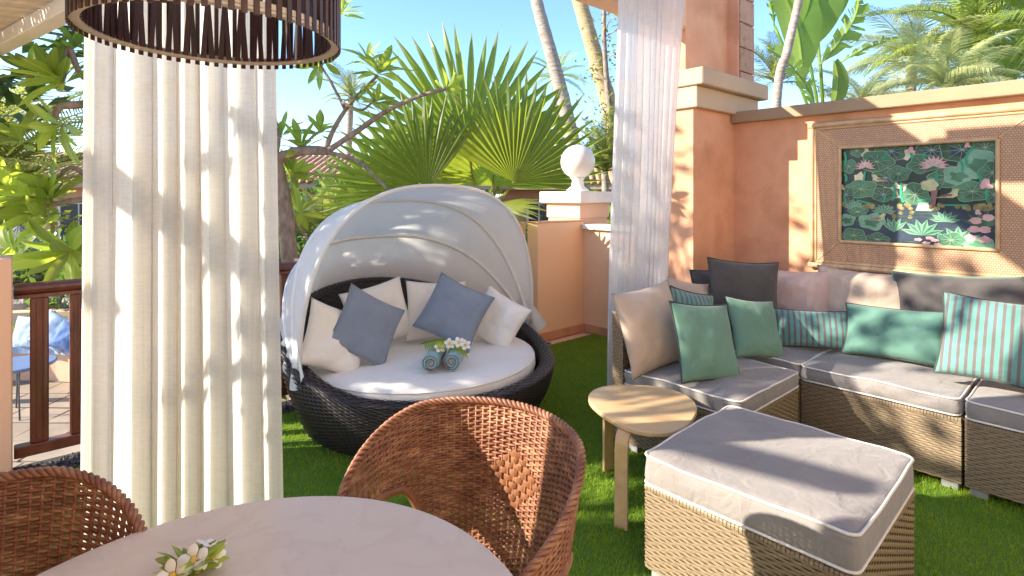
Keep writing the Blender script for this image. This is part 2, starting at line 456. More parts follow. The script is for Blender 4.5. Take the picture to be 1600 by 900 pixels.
def marble():
    m, nt, b = new_mat('marble')
    co = coords(nt)
    n = nd(nt, 'ShaderNodeTexNoise', Scale=2.2, Detail=9.0, Distortion=1.4, Roughness=0.6)
    nt.links.new(co, n.inputs['Vector'])
    c = ramp(nt, n.outputs[0], [(0.0, (0.64, 0.52, 0.43)), (0.455, (0.63, 0.51, 0.42)), (0.50, (0.605, 0.48, 0.395)), (0.545, (0.64, 0.52, 0.43)), (1.0, (0.66, 0.545, 0.455))])
    nt.links.new(c, b.inputs['Base Color'])
    b.inputs['Roughness'].default_value = 0.27
    return m
M['marble'] = marble()

def mat_weave_panel():
    m, nt, b = new_mat('woven_cane_panel')
    co = coords(nt)
    sp = nt.nodes.new('ShaderNodeSeparateXYZ'); mp = nt.nodes.new('ShaderNodeCombineXYZ')
    nt.links.new(co, sp.inputs[0]); nt.links.new(sp.outputs[1], mp.inputs[0]); nt.links.new(sp.outputs[2], mp.inputs[1])
    br = nd(nt, 'ShaderNodeTexBrick'); br.inputs['Scale'].default_value = 30; br.inputs['Brick Width'].default_value = 0.5; br.inputs['Row Height'].default_value = 0.42
    br.inputs['Color1'].default_value = (0.50, 0.30, 0.18, 1); br.inputs['Color2'].default_value = (0.60, 0.38, 0.24, 1)
    br.inputs['Mortar'].default_value = (0.32, 0.18, 0.10, 1); br.inputs['Mortar Size'].default_value = 0.07
    nt.links.new(mp.outputs[0], br.inputs['Vector'])
    nt.links.new(br.outputs[0], b.inputs['Base Color'])
    bp = nd(nt, 'ShaderNodeBump', Strength=0.8, Distance=0.003)
    nt.links.new(br.outputs[0], bp.inputs['Height'])
    nt.links.new(bp.outputs[0], b.inputs['Normal'])
    b.inputs['Roughness'].default_value = 0.55
    return m
M['cane_panel'] = mat_weave_panel()

def curtain_mat(name, base, trans=0.10, transl=0.5):
    m, nt, b = new_mat(name)
    co = coords(nt)
    def lines(stretch, sc):
        mp = nt.nodes.new('ShaderNodeMapping'); mp.inputs['Scale'].default_value = stretch
        nt.links.new(co, mp.inputs[0])
        n = nd(nt, 'ShaderNodeTexNoise', Scale=sc, Detail=5.0, Roughness=0.7)
        nt.links.new(mp.outputs[0], n.inputs['Vector'])
        return n.outputs[0]
    h = lines((0.14, 0.14, 1), 150); v_ = lines((1, 1, 0.02), 95)
    mx = nd(nt, 'ShaderNodeMath', operation='ADD'); nt.links.new(h, mx.inputs[0]); nt.links.new(v_, mx.inputs[1])
    c = ramp(nt, mx.outputs[0], [(0.0, tuple(x * 0.6 for x in base)), (1.0, base)])
    mr = nd(nt, 'ShaderNodeMapRange'); mr.inputs[1].default_value = 0.70; mr.inputs[2].default_value = 1.10
    mr.inputs[3].default_value = 0.86; mr.inputs[4].default_value = 1.0
    nt.links.new(mx.outputs[0], mr.inputs[0])
    hs = nt.nodes.new('ShaderNodeHueSaturation'); hs.inputs['Color'].default_value = (*base, 1)
    nt.links.new(mr.outputs[0], hs.inputs['Value'])
    nt.links.new(hs.outputs[0], b.inputs['Base Color'])
    b.inputs['Roughness'].default_value = 0.9
    bp = nd(nt, 'ShaderNodeBump', Strength=0.3, Distance=0.001)
    nt.links.new(mx.outputs[0], bp.inputs['Height']); nt.links.new(bp.outputs[0], b.inputs['Normal'])
    tr = nt.nodes.new('ShaderNodeBsdfTranslucent'); nt.links.new(hs.outputs[0], tr.inputs[0])
    ms = nd(nt, 'ShaderNodeMixShader'); ms.inputs[0].default_value = transl
    nt.links.new(b.outputs[0], ms.inputs[1]); nt.links.new(tr.outputs[0], ms.inputs[2])
    tp = nt.nodes.new('ShaderNodeBsdfTransparent')
    m2 = nt.nodes.new('ShaderNodeMixShader'); m2.inputs[0].default_value = trans
    nt.links.new(ms.outputs[0], m2.inputs[1]); nt.links.new(tp.outputs[0], m2.inputs[2])
    nt.links.new(m2.outputs[0], nt.nodes['Material Output'].inputs[0])
    return m
M['curtain'] = curtain_mat('linen_curtain', (0.89, 0.85, 0.77), 0.02, 0.55)
M['curtain_sheer'] = curtain_mat('sheer_curtain', (0.86, 0.86, 0.88), 0.06, 0.5)

# ------------------------------------------------------------------ setting
def structure(o):
    o['kind'] = 'structure'; return o

# garden ground far and wide, one metre below the terrace
structure(MB().grid(lambda s, t: (-700 + 1400 * s, -700 + 1400 * t, -1.03), 8, 8).build('garden_ground', M['garden']))
# terrace slab
mb = MB().box(-0.5, 4.9, -3.2, 4.10, -1.0, -0.012)
mb.box(-3.5, -0.5, -3.2, 2.6, -1.0, -0.012)
structure(mb.build('terrace_slab', M['stucco_pale'], rz=RZ))
# turf base sheet
structure(MB().add([(-0.4, -0.6, 0.0), (4.66, -0.6, 0.0), (4.66, 3.86, 0.0), (-0.4, 3.86, 0.0)], [(0, 1, 2, 3)]).build('lawn', M['turf_base'], rz=RZ))

def turf():
    n = 300000
    rg = np.random.RandomState(3)
    v = rg.uniform(-0.3, 4.64, n); u = rg.uniform(-0.6, 3.85, n)
    # world coordinates for a view-independent density: the near corner needs none behind the table
    x = v * AX_B.x + u * AX_A.x; y = v * AX_B.y + u * AX_A.y
    keep = (y > 1.6)
    x, y = x[keep], y[keep]; n = len(x)
    patch = np.sin(x * 3.1 + 1.3 * np.sin(y * 2.3)) * 0.5 + 0.5
    h = rg.uniform(0.010, 0.024, n) * (0.85 + 0.3 * patch)
    a_ = rg.uniform(0, 2 * PI, n); w = rg.uniform(0.0011, 0.0021, n)
    lean = rg.uniform(0.0, 0.014, n); la = rg.uniform(0, 2 * PI, n)
    P = np.zeros((n, 3, 3))
    P[:, 0] = np.stack([x - np.cos(a_) * w, y - np.sin(a_) * w, np.zeros(n)], 1)
    P[:, 1] = np.stack([x + np.cos(a_) * w, y + np.sin(a_) * w, np.zeros(n)], 1)
    P[:, 2] = np.stack([x + np.cos(la) * lean, y + np.sin(la) * lean, h], 1)
    me = bpy.data.meshes.new('turf')
    me.vertices.add(3 * n); me.vertices.foreach_set('co', P.reshape(-1))
    me.loops.add(3 * n); me.loops.foreach_set('vertex_index', np.arange(3 * n, dtype=np.int32))
    me.polygons.add(n); me.polygons.foreach_set('loop_start', np.arange(0, 3 * n, 3, dtype=np.int32))
    me.polygons.foreach_set('loop_total', np.full(n, 3, dtype=np.int32))
    me.update(); me.validate()
    me.materials.append(M['turf'])
    o = bpy.data.objects.new('turf', me); col.objects.link(o)
    o['kind'] = 'stuff'
    tag(o, 'bright green artificial turf covering the terrace floor', 'turf')
turf()

def gravel():
    rg = random.Random(5); mb = MB()
    for i in range(2600):
        v = rg.uniform(-0.1, 4.0); u = rg.uniform(3.86, 4.06)
        s = rg.uniform(0.006, 0.016)
        c = Vector((v, u, rg.uniform(0.0, 0.014)))
        vs = [c + Vector(d) * s * rg.uniform(0.6, 1.2) for d in ((1, 0, 0), (-1, 0, 0), (0, 1, 0), (0, -1, 0), (0, 0, 0.7), (0, 0, -0.7))]
        mb.add(vs, [(0, 2, 4), (2, 1, 4), (1, 3, 4), (3, 0, 4), (2, 0, 5), (1, 2, 5), (3, 1, 5), (0, 3, 5)])
    o = mb.build('gravel', M['gravel'], rz=RZ, kind='stuff')
    tag(o, 'strip of black volcanic gravel between turf and railing', 'gravel')
    structure(MB().box(-0.2, 3.9, 3.86, 4.09, -0.011, 0.002).build('gravel_bed', M['soil'], rz=RZ))
gravel()

# picture wall with cap
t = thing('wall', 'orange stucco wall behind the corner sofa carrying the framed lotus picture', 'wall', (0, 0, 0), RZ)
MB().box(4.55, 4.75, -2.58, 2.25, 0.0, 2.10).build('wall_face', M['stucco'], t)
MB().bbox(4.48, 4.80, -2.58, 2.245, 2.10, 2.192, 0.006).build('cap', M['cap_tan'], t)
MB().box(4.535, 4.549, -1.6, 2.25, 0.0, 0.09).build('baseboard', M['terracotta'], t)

# column with ledge, upper wall and stone pier
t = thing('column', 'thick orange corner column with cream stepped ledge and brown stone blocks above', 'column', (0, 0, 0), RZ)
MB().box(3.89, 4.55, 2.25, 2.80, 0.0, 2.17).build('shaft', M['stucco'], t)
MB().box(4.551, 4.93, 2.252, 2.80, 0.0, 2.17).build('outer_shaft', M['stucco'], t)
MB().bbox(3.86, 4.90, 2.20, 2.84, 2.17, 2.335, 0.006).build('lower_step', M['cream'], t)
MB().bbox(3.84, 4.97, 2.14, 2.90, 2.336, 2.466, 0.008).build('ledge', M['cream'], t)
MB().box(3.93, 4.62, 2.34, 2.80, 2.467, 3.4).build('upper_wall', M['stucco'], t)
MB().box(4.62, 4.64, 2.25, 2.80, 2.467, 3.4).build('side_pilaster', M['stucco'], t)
zz = 2.468
for h in (0.10, 0.21, 0.215, 0.215, 0.19):
    MB().bbox(4.642, 4.90, 2.235, 2.78, zz, zz + h - 0.008, 0.006).build('stone_block', M['travertine'], t)
    zz += h
MB().box(3.875, 3.889, 2.25, 2.80, 0, 0.09).build('baseboard', M['terracotta'], t)

# parapets
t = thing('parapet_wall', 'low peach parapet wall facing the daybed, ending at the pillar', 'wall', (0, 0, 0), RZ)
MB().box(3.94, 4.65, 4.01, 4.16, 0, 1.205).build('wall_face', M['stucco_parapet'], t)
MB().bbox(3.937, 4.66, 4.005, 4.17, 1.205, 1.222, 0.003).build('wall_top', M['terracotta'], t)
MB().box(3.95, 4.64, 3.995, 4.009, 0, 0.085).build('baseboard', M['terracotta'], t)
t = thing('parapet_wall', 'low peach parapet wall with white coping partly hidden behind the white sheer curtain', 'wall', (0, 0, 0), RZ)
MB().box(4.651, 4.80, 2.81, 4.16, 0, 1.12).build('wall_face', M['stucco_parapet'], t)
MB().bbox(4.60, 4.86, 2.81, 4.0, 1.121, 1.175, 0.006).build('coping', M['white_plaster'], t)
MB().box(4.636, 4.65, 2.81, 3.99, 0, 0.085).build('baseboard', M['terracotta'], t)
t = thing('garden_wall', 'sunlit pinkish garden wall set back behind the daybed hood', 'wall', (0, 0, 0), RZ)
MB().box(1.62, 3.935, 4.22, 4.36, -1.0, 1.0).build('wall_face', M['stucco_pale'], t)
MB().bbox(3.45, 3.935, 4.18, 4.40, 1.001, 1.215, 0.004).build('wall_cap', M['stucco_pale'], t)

# pier at the left edge
t = thing('pier_wall', 'smooth peach wall end at the left edge of the terrace beside the railing', 'wall', (0, 0, 0), RZ)
MB().bbox(-1.6, -0.015, 3.90, 4.10, 0, 1.165, 0.006).build('wall_face', M['stucco_pale'], t)

# pillar with globe
pc = room(4.65 + 0.16, 4.01 + 0.16)
p0 = Vector((0.742, 6.0, 0)); pc = p0 + AX_A * 0.32 + AX_B * 0.32
t = thing('pillar', 'square pillar with broad white cap slab at the parapet corner', 'pillar', (pc.x, pc.y, 0), RZ)
MB().box(-0.24, 0.24, -0.24, 0.24, -1.0, 1.238).build('shaft', M['stucco_pale'], t)
MB().box(-0.255, 0.255, -0.255, 0.255, 1.239, 1.405).build('neck_block', M['travertine'], t).data.materials[0] = M['stucco_pale']
MB().bbox(-0.32, 0.32, -0.32, 0.32, 1.406, 1.535, 0.008).build('cap_slab', M['white_plaster'], t)
t = thing('globe_lamp', 'round white globe lamp on the white pillar cap', 'lamp', (pc.x, pc.y, 1.536))
MB().lathe([(0.13, 0), (0.13, 0.02), (0.075, 0.06), (0.065, 0.13), (0.09, 0.165)], 24).build('neck', M['white_plaster'], t, smooth=True)
MB().grid(lambda s, q: (0.2 * math.cos(2 * PI * s) * math.sin(PI * q), 0.2 * math.sin(2 * PI * s) * math.sin(PI * q), 0.345 - 0.2 * math.cos(PI * q)), 40, 24, True).build('globe', M['globe'], t, smooth=True)

# roof over the dining part and its edge beam
t = thing('roof', 'open pale rafter roof over the dining table with peach edge beam', 'roof', (0, 0, 0), RZ)
for k in range(9):
    MB().bbox(0.02 + 0.29 * k - 0.03, 0.02 + 0.29 * k + 0.03, -3.2, 2.28, 3.085, 3.20, 0.006).build('rafter', M['roof_white'], t)
MB().bbox(-0.15, 3.925, 2.32, 2.50, 2.80, 3.08, 0.02).build('edge_beam', M['stucco_pale'], t)
MB().bbox(2.352, 2.50, -3.2, 2.298, 2.84, 3.08, 0.02).build('cross_beam', M['roof_white'], t)
for (v_, u_) in ((-0.10, -3.0), (2.42, -3.0)):
    MB().box(v_ - 0.06, v_ + 0.06, u_ - 0.06, u_ + 0.06, -0.01, 2.80 if u_ > 0 else 3.02).build('post', M['roof_white'], t)

# unseen screen wall added left of the dining corner to shade the table
t = thing('peach_wall', 'added short peach screen wall shading the dining table from the left, outside the picture', 'wall', (0, 0, 0), RZ)
MB().box(-0.62, -0.42, 0.1, 2.17, 0, 2.6).build('wall_face', M['stucco_pale'], t)
MB().bbox(-0.64, -0.40, 0.08, 2.19, 2.601, 2.66, 0.005).build('wall_cap', M['cream'], t)

# unseen house front added behind the viewer to throw warm sunlight back
t = thing('bounce_front', 'added cream rendered house front bouncing warm light from behind the viewer, with a glazed door, outside the picture', 'house', (0, 0, 0), RZ)
MB().box(-3.4, 1.2, -2.9, -2.6, -1.0, 4.2).build('wall', M['cream_bright'], t)
MB().box(2.6, 8.0, -2.9, -2.6, -1.0, 4.2).build('wall', M['cream_bright'], t)
MB().box(1.2, 2.6, -2.9, -2.6, 2.2, 4.2).build('wall', M['cream_bright'], t)
d_ = MB().bbox(1.22, 2.58, -2.86, -2.74, 0, 2.19, 0.01).build('door', M['white_paint'], t)
MB().box(1.32, 1.87, -2.735, -2.73, 0.12, 2.08).build('pane', M['glass_dark'], d_)
MB().box(1.93, 2.48, -2.735, -2.73, 0.12, 2.08).build('pane', M['glass_dark'], d_)
structure(MB().grid(lambda a_, b_: (-0.5 + 5.4 * a_, -2.6 + 2.0 * b_, 0.003), 2, 2).build('terrace_floor', M['paver'], rz=RZ))

# ------------------------------------------------------------------ railing
def railing(v0, v1, posts, label):
    t = thing('railing', label, 'railing', room(0, 4.03, 0), RZ)
    ln = v1 - v0
    mb = MB()
    prof = [(0.045 * math.cos(q) * 1.15, 0.032 * math.sin(q)) for q in [PI * 2 * k / 14 for k in range(14)]]
    vs = []; fs = []
    for v_ in (v0, v1):
        for (a_, b_) in prof: vs.append((v_, a_, 0.985 + b_))
    n = len(prof)
    fs = [(i, (i + 1) % n, n + (i + 1) % n, n + i) for i in range(n)] + [tuple(range(n))[::-1], tuple(range(n, 2 * n))]
    mb.add(vs, fs); mb.box(v0, v1, -0.03, 0.03, 0.935, 0.955)
    mb.build('handrail', M['mahogany'], t)
    MB().bbox(v0, v1, -0.035, 0.035, 0.075, 0.135, 0.005).build('bottom_rail', M['mahogany'], t)
    for (p, w) in posts:
        m2 = MB().bbox(p - w, p + w, -0.028, 0.028, 0.137, 0.934, 0.006)
        m2.bbox(p - w * 0.35, p + w * 0.35, -0.034, -0.0285, 0.16, 0.92, 0.002)
        m2.build('post', M['mahogany'], t)
    return t
railing(-0.01, 1.58, [(0.095, 0.04), (0.252, 0.026), (0.55, 0.035), (0.85, 0.035), (1.15, 0.035), (1.425, 0.03)],
        'dark mahogany railing running from the peach pier behind the linen curtain to the daybed')

# ------------------------------------------------------------------ slatted pergola, upper left
pa = math.atan2(-0.70, 1.0)
t = thing('pergola', 'cream cane slat pergola roof in the upper left corner', 'pergola', (-3.5, 3.8, 0), pa)
MB().bbox(-1.6, 1.85, -0.05, 0.05, 2.49, 2.58, 0.006).build('edge_beam', M['roof_white'], t)
MB().bbox(-1.6, 1.85, -1.75, -1.65, 2.49, 2.58, 0.006).build('rear_beam', M['roof_white'], t)
MB().bbox(-0.62, -0.30, -1.64, -0.06, 2.47, 2.60, 0.006).build('cross_beam', M['roof_white'], t)
MB().bbox(-1.55, -1.45, -1.75, -1.65, -1.0, 2.48, 0.006).build('post', M['roof_white'], t)
sl = MB().bbox(-0.013, 0.013, -1.75, 0.08, -0.009, 0.009, 0.003).mesh('slat', M['cane_slat'])
for k in range(66):
    inst(sl, 'slat', t, Matrix.Translation((-1.55 + 0.052 * k, 0, 2.60)) @ Matrix.Rotation(R(-32 + rnd.uniform(-1.5, 1.5)), 4, 'Z'))

# ------------------------------------------------------------------ weaving
def weave(mb, fn, s0, s1, nst, ts, hw, amp, th, spp=2, mask=None, lift=0.5, round_=False):
    """flat strands (or round canes) passing alternately over and under nst stakes"""
    n = int(nst * spp)
    S = np.linspace(s0, s1, n + 1)
    for j, t_ in enumerate(ts):
        off = amp * np.sin(PI * nst * (S - s0) / (s1 - s0) + PI * j + PI * 0.25) * 1.15
        if round_: prof = [(-hw, 0), (0, th), (hw, 0), (0, -th)]
        else: prof = [(-hw, -th * lift), (0, th), (hw, -th * lift)]
        rows = [fn(S, t_ + a_, off + b_) for (a_, b_) in prof]
        P = np.stack(rows, 1).reshape(-1, 3)
        m = len(prof); o = len(mb.v)
        mb.v.extend(map(tuple, P.tolist()))
        ok = None if mask is None else mask(S, t_)
        for i in range(n):
            if ok is not None and not (ok[i] and ok[i + 1]): continue
            b0 = o + i * m; b1 = b0 + m
            for k in range(m if round_ else m - 1):
                k2 = (k + 1) % m
                mb.f.append((b0 + k, b1 + k, b1 + k2, b0 + k2))
    return mb

def plane_fn(o, du, dn):
    o = np.array(o); du = np.array(du); dn = np.array(dn)
    def fn(S, t_, off):
        off = np.asarray(off)
        return o + S[:, None] * du + np.array([0, 0, 1.0]) * t_ + off[:, None] * dn
    return fn

def rattan_block(parent, x0, x1, y0, y1, z0, z1, strands, sides='fblr', top=False, pitch=0.0125):
    """box with woven sides: f = y0 side, b = y1 side, l = x0, r = x1"""
    mb = MB()
    rows = np.arange(z0 + pitch * 0.6, z1 - pitch * 0.4, pitch)
    def side(o, du, L, dn):
        nst = max(6, int(L / 0.028))
        weave(mb, plane_fn(o, du, dn), 0.0, L, nst, rows, pitch * 0.43, 0.0022, 0.0014, 3)
    if 'f' in sides: side((x0, y0, 0), (1, 0, 0), x1 - x0, (0, -1, 0))
    if 'b' in sides: side((x0, y1, 0), (1, 0, 0), x1 - x0, (0, 1, 0))
    if 'l' in sides: side((x0, y0, 0), (0, 1, 0), y1 - y0, (-1, 0, 0))
    if 'r' in sides: side((x1, y0, 0), (0, 1, 0), y1 - y0, (1, 0, 0))
    # binding along the top edge: short wraps
    def wraps(a_, b_):
        a_ = Vector(a_); b_ = Vector(b_); L = (b_ - a_).length; d = (b_ - a_).normalized()
        nrm = Vector((d.y, -d.x, 0))
        k = int(L / 0.014)
        for i in range(k):
            c = a_ + d * (i + 0.5) * L / k
            w = 0.0058
            pts = [(-0.004, -0.016), (-0.0065, 0.0), (0.0, 0.006), (0.018, 0.0075)]
            vs = []
            for (q, z) in pts:
                for s in (-1, 1): vs.append(c - nrm * -1 * (-q) * 1.0 + d * w * s + Vector((0, 0, z)))
            mb.add(vs, [(0, 1, 3, 2), (2, 3, 5, 4), (4, 5, 7, 6)])
    if 'f' in sides: wraps((x0, y0, z1), (x1, y0, z1))
    if 'b' in sides: wraps((x1, y1, z1), (x0, y1, z1))
    if 'l' in sides: wraps((x0, y1, z1), (x0, y0, z1))
    if 'r' in sides: wraps((x1, y0, z1), (x1, y1, z1))
    mb.build('woven_strands', strands, parent, smooth=True, kind='stuff')

def seat_module(label, group, loc, w, d, backs='', feet=True, rz=RZ, zt=0.372, cat='sofa', name='sofa_module'):
    """local x = v (width w), local y = u ... the empty sits at the low corner"""
    t = thing(name, label, cat, loc, rz, group)
    z0 = 0.045
    body = MB().bbox(0.004, w - 0.004, 0.004, d - 0.004, z0, zt, 0.004).build('body', M['rattan_backing'], t)
    rattan_block(body, 0, w, 0, d, z0, zt, M['grey_rattan'])
    for (x, y) in ((0.09, 0.05), (w - 0.09, 0.05), (0.09, d - 0.05), (w - 0.09, d - 0.05)):
        MB().bbox(x - 0.07, x + 0.07, y - 0.035, y + 0.035, 0.0, z0 - 0.002, 0.003).build('foot', M['steel_grey'], t)
    if 'u' in backs:     # backrest along the far-u side
        b_ = MB().bbox(0.004, w - 0.004, d + 0.004, d + 0.076, z0, 0.80, 0.01).build('backrest', M['rattan_backing'], t)
        rattan_block(b_, 0, w, d, d + 0.08, z0, 0.80, M['grey_rattan'])
    if 'v' in backs:
        b_ = MB().bbox(w + 0.004, w + 0.076, 0.004, d - 0.004, z0, 0.735, 0.01).build('backrest', M['rattan_backing'], t)
        rattan_block(b_, w, w + 0.08, 0, d, z0, 0.735, M['grey_rattan'])
    return t
G = 'wicker sofa modules forming the corner sofa'
seat_module('left end wicker sofa module beside the round-topped wooden side table', G, room(2.66, 1.29), 0.73, 0.70, 'u')
seat_module('wicker corner module where the two runs of the sofa meet', G, room(3.52, 1.335), 0.79, 0.66, 'uv')
seat_module('middle wicker sofa module under the grey seat cushion with the teal rectangular pillow', G, room(3.53, 0.565), 0.78, 0.76, 'v')
seat_module('wicker sofa module cut off by the right edge of the picture', G, room(3.52, -0.21), 0.79, 0.76, 'v')
ot = seat_module('wicker ottoman footstool block in front of the sofa, big grey cushion on top', None, room(1.83, 0.55), 0.715, 0.715, '', zt=0.368, cat='ottoman', name='ottoman')

# ------------------------------------------------------------------ seat cushions with piping
def rrect(w, d, r_, n=5, nx=10):
    """rounded rectangle outline, many points per side"""
    pts = []
    cs = [(w / 2 - r_, d / 2 - r_, 0), (-w / 2 + r_, d / 2 - r_, 90), (-w / 2 + r_, -d / 2 + r_, 180), (w / 2 - r_, -d / 2 + r_, 270)]
    for q, (cx, cy, a0) in enumerate(cs):
        for k in range(n + 1):
            a_ = R(a0 + 90 * k / n); pts.append((cx + r_ * math.cos(a_), cy + r_ * math.sin(a_)))
        nx2, ny2, a1 = cs[(q + 1) % 4]
        e = (nx2 + r_ * math.cos(R(a1)), ny2 + r_ * math.sin(R(a1)))
        s = pts[-1]
        for k in range(1, nx):
            pts.append((s[0] + (e[0] - s[0]) * k / nx, s[1] + (e[1] - s[1]) * k / nx))
    return pts

def seat_cushion(label, loc, w, d, h, mat=None, pip=None, seed=1, rz=RZ, group=None, dome=0.028):
    base = rrect(w, d, 0.035)
    n = len(base)
    def nz(x, y, z, s): return mnoise.noise(Vector((x * 4 + seed * 7.3, y * 4, z * 5))) * s
    levels = [(0.93, 0.004), (1.0, 0.012), (1.012, h * 0.3), (1.016, h * 0.55), (1.01, h * 0.8), (1.0, h - 0.006), (0.975, h + 0.002)]
    vs = []
    def edge_wave(x, y): return nz(x * 1.5, y * 1.5, 3.3, 0.012)
    for (s, z) in levels:
        for (x, y) in base:
            b_ = nz(x, y, z * 10, 0.008) if 0.2 * h < z < 0.85 * h else 0
            q = 1 + b_ / 0.37
            vs.append((x * s * q, y * s * q, z + edge_wave(x, y) * min(1, z / h)))
    for s in (0.92, 0.84, 0.72, 0.58, 0.42, 0.25):
        e = 1 - s
        for (x, y) in base:
            up = dome * (1 - s ** 2.2) + nz(x * s, y * s, 0, 0.010)
            vs.append((x * s, y * s, h + up + edge_wave(x, y) * s))
    L = len(levels) + 6
    fs = [(i * n + k, i * n + (k + 1) % n, (i + 1) * n + (k + 1) % n, (i + 1) * n + k) for i in range(L - 1) for k in range(n)]
    vs.append((0, 0, h + dome)); c = len(vs) - 1
    fs += [((L - 1) * n + k, (L - 1) * n + (k + 1) % n, c) for k in range(n)]
    fs.append(tuple(range(n))[::-1])
    mb = MB().add(vs, fs)
    o = mb.build('seat_cushion', mat or M['taupe'], None, smooth=True, loc=loc, rz=rz)
    tag(o, label, 'cushion', group)
    for zl, s in ((h - 0.002, 1.004), (0.014, 1.006)):
        pts = [(x * s, y * s, zl + edge_wave(x, y) * min(1, zl / h)) for (x, y) in base]
        MB().tube(pts, 0.0052, 6, closed=True).build('piping', pip or M['piping_pale'], o, smooth=True)
    return o
GC = 'grey seat cushions on the corner sofa'
seat_cushion('grey seat cushion of the left sofa end, under beige and teal pillows', room(3.03, 1.64, 0.375), 0.73, 0.71, 0.097, seed=1, group=GC)
seat_cushion('grey seat cushion in the sofa corner, mostly under pillows', room(3.90, 1.67, 0.375), 0.74, 0.67, 0.097, seed=2, group=GC)
seat_cushion('grey seat cushion under the teal rectangular pillow on the middle module', room(3.905, 0.95, 0.375), 0.77, 0.75, 0.10, seed=3, group=GC)
seat_cushion('grey seat cushion at the right edge, under the striped teal square pillow', room(3.895, 0.17, 0.375), 0.77, 0.75, 0.10, seed=4, group=GC)
seat_cushion('large grey ottoman cushion with pale piping', room(2.187, 0.907, 0.371), 0.73, 0.73, 0.12, seed=5, dome=0.02, rz=RZ + R(1.5))

# ------------------------------------------------------------------ pillows
def pillow(label, pos, w, h, th, mat, az=0.0, tilt=10.0, roll=0.0, pip=None, group=None, seed=0, name='pillow'):
    az_, tl, ro = R(az), R(tilt), R(roll)
    nrm = Vector((math.sin(az_) * math.cos(tl), -math.cos(az_) * math.cos(tl), math.sin(tl)))
    rt = Vector((math.cos(az_), math.sin(az_), 0)); up = nrm.cross(rt)
    r2 = rt * math.cos(ro) + up * math.sin(ro); u2 = up * math.cos(ro) - rt * math.sin(ro)
    N = 26
    def pos_(i, j, sgn):
        x = -1 + 2 * i / N; y = -1 + 2 * j / N
        # concave edges, plump middle
        xx = x * (1 - 0.085 * (1 - y * y) * abs(x) ** 2); yy = y * (1 - 0.085 * (1 - x * x) * abs(y) ** 2)
        f = max(0.0, (1 - abs(x) ** 2.6)) ** 0.62 * max(0.0, (1 - abs(y) ** 2.6)) ** 0.62
        nz_ = mnoise.noise(Vector((x * 1.7 + seed * 3.1, y * 1.7, seed * 1.7 + sgn))) * 0.32 + mnoise.noise(Vector((x * 4 + seed, y * 4, sgn * 3))) * 0.11
        # creases radiating from the corners
        cr = 0.0
        for (cx, cy) in ((-1, -1), (1, -1), (1, 1), (-1, 1)):
            dx, dy = x - cx, y - cy; rr = math.hypot(dx, dy)
            an = math.atan2(dy, dx)
            cr += math.sin(an * 13 + seed) * 0.10 * max(0, 1 - rr / 1.0) * min(1, rr * 4)
        z = th / 2 * f * (1 + nz_ + cr) * sgn
        return Vector((xx * w / 2, yy * h / 2, z))
    vs = []; idx = {}
    for sgn in (1, -1):
        for j in range(N + 1):
            for i in range(N + 1):
                edge = i in (0, N) or j in (0, N)
                if sgn < 0 and edge: idx[(i, j, sgn)] = idx[(i, j, 1)]; continue
                idx[(i, j, sgn)] = len(vs); vs.append(pos_(i, j, sgn))
    fs = []
    for j in range(N):
        for i in range(N):
            q = [(i, j), (i + 1, j), (i + 1, j + 1), (i, j + 1)]
            fs.append(tuple(idx[(a_, b_, 1)] for a_, b_ in q))
            fs.append(tuple(idx[(a_, b_, -1)] for a_, b_ in q[::-1]))
    o = MB().add(vs, fs).build(name, mat, None, smooth=True)
    o.matrix_world = frame_m(pos, r2, u2, nrm)
    tag(o, label, 'pillow', group)
    if pip is not None:
        loop = [(i, 0) for i in range(N)] + [(N, j) for j in range(N)] + [(i, N) for i in range(N, 0, -1)] + [(0, j) for j in range(N, 0, -1)]
        MB().tube([pos_(i, j, 1) for i, j in loop], 0.0048, 6, closed=True).build('piping', pip, o, smooth=True)
    return o
GP = 'scatter pillows on the corner sofa'
PD = M['piping_dark']
pillow('beige square pillow leaning on the left end of the corner sofa', at(1017, 512, 3.273), 0.459, 0.498, 0.17, M['beige'], 30, 14, 6, group=GP, seed=1)
pillow('beige pillow behind the small striped one in the sofa corner', at(1078, 490, 3.780), 0.440, 0.459, 0.15, M['beige'], 35, 12, -12, group=GP, seed=2)
pillow('small teal striped pillow with dark piping behind the teal square pillow', at(1082, 500, 3.397), 0.345, 0.364, 0.11, M['teal_stripe'], 25, 16, -14, PD, GP, 3)
pillow('teal square pillow with dark piping at the front of the left sofa seat', at(1102, 534, 3.101), 0.412, 0.440, 0.13, M['sage'], 24, 22, -7, PD, GP, 4)
pillow('plain sage green pillow just right of the dark-piped teal square one', at(1180, 513, 3.522), 0.383, 0.383, 0.12, M['sage'], 22, 24, -9, None, GP, 5)
pillow('large charcoal pillow standing tallest in the sofa corner', at(1162, 464, 3.876), 0.536, 0.517, 0.17, M['charcoal'], 8, 10, -5, PD, GP, 6)
pillow('charcoal pillow with dark piping peeking out behind the tallest one', at(1128, 470, 4.163), 0.478, 0.498, 0.12, M['charcoal'], 10, 4, 3, PD, GP, 7)
pillow('rose beige pillow right of the tall charcoal pillow against the wall', at(1250, 473, 3.962), 0.421, 0.478, 0.15, M['rose_beige'], -30, 10, 2, None, GP, 8)
pillow('beige pillow against the wall above the teal rectangular one', at(1347, 472, 3.761), 0.593, 0.440, 0.15, M['beige'], -44, 10, -2, None, GP, 9)
pillow('wide charcoal back pillow with green piping at the right end', at(1500, 492, 3.369), 0.689, 0.498, 0.17, M['charcoal'], -46, 9, 3, M['teal'], GP, 10)
pillow('long teal striped lumbar pillow in the middle of the sofa', at(1270, 514, 3.637), 0.478, 0.249, 0.13, M['teal_stripe'], -24, 20, 2, PD, GP, 11)
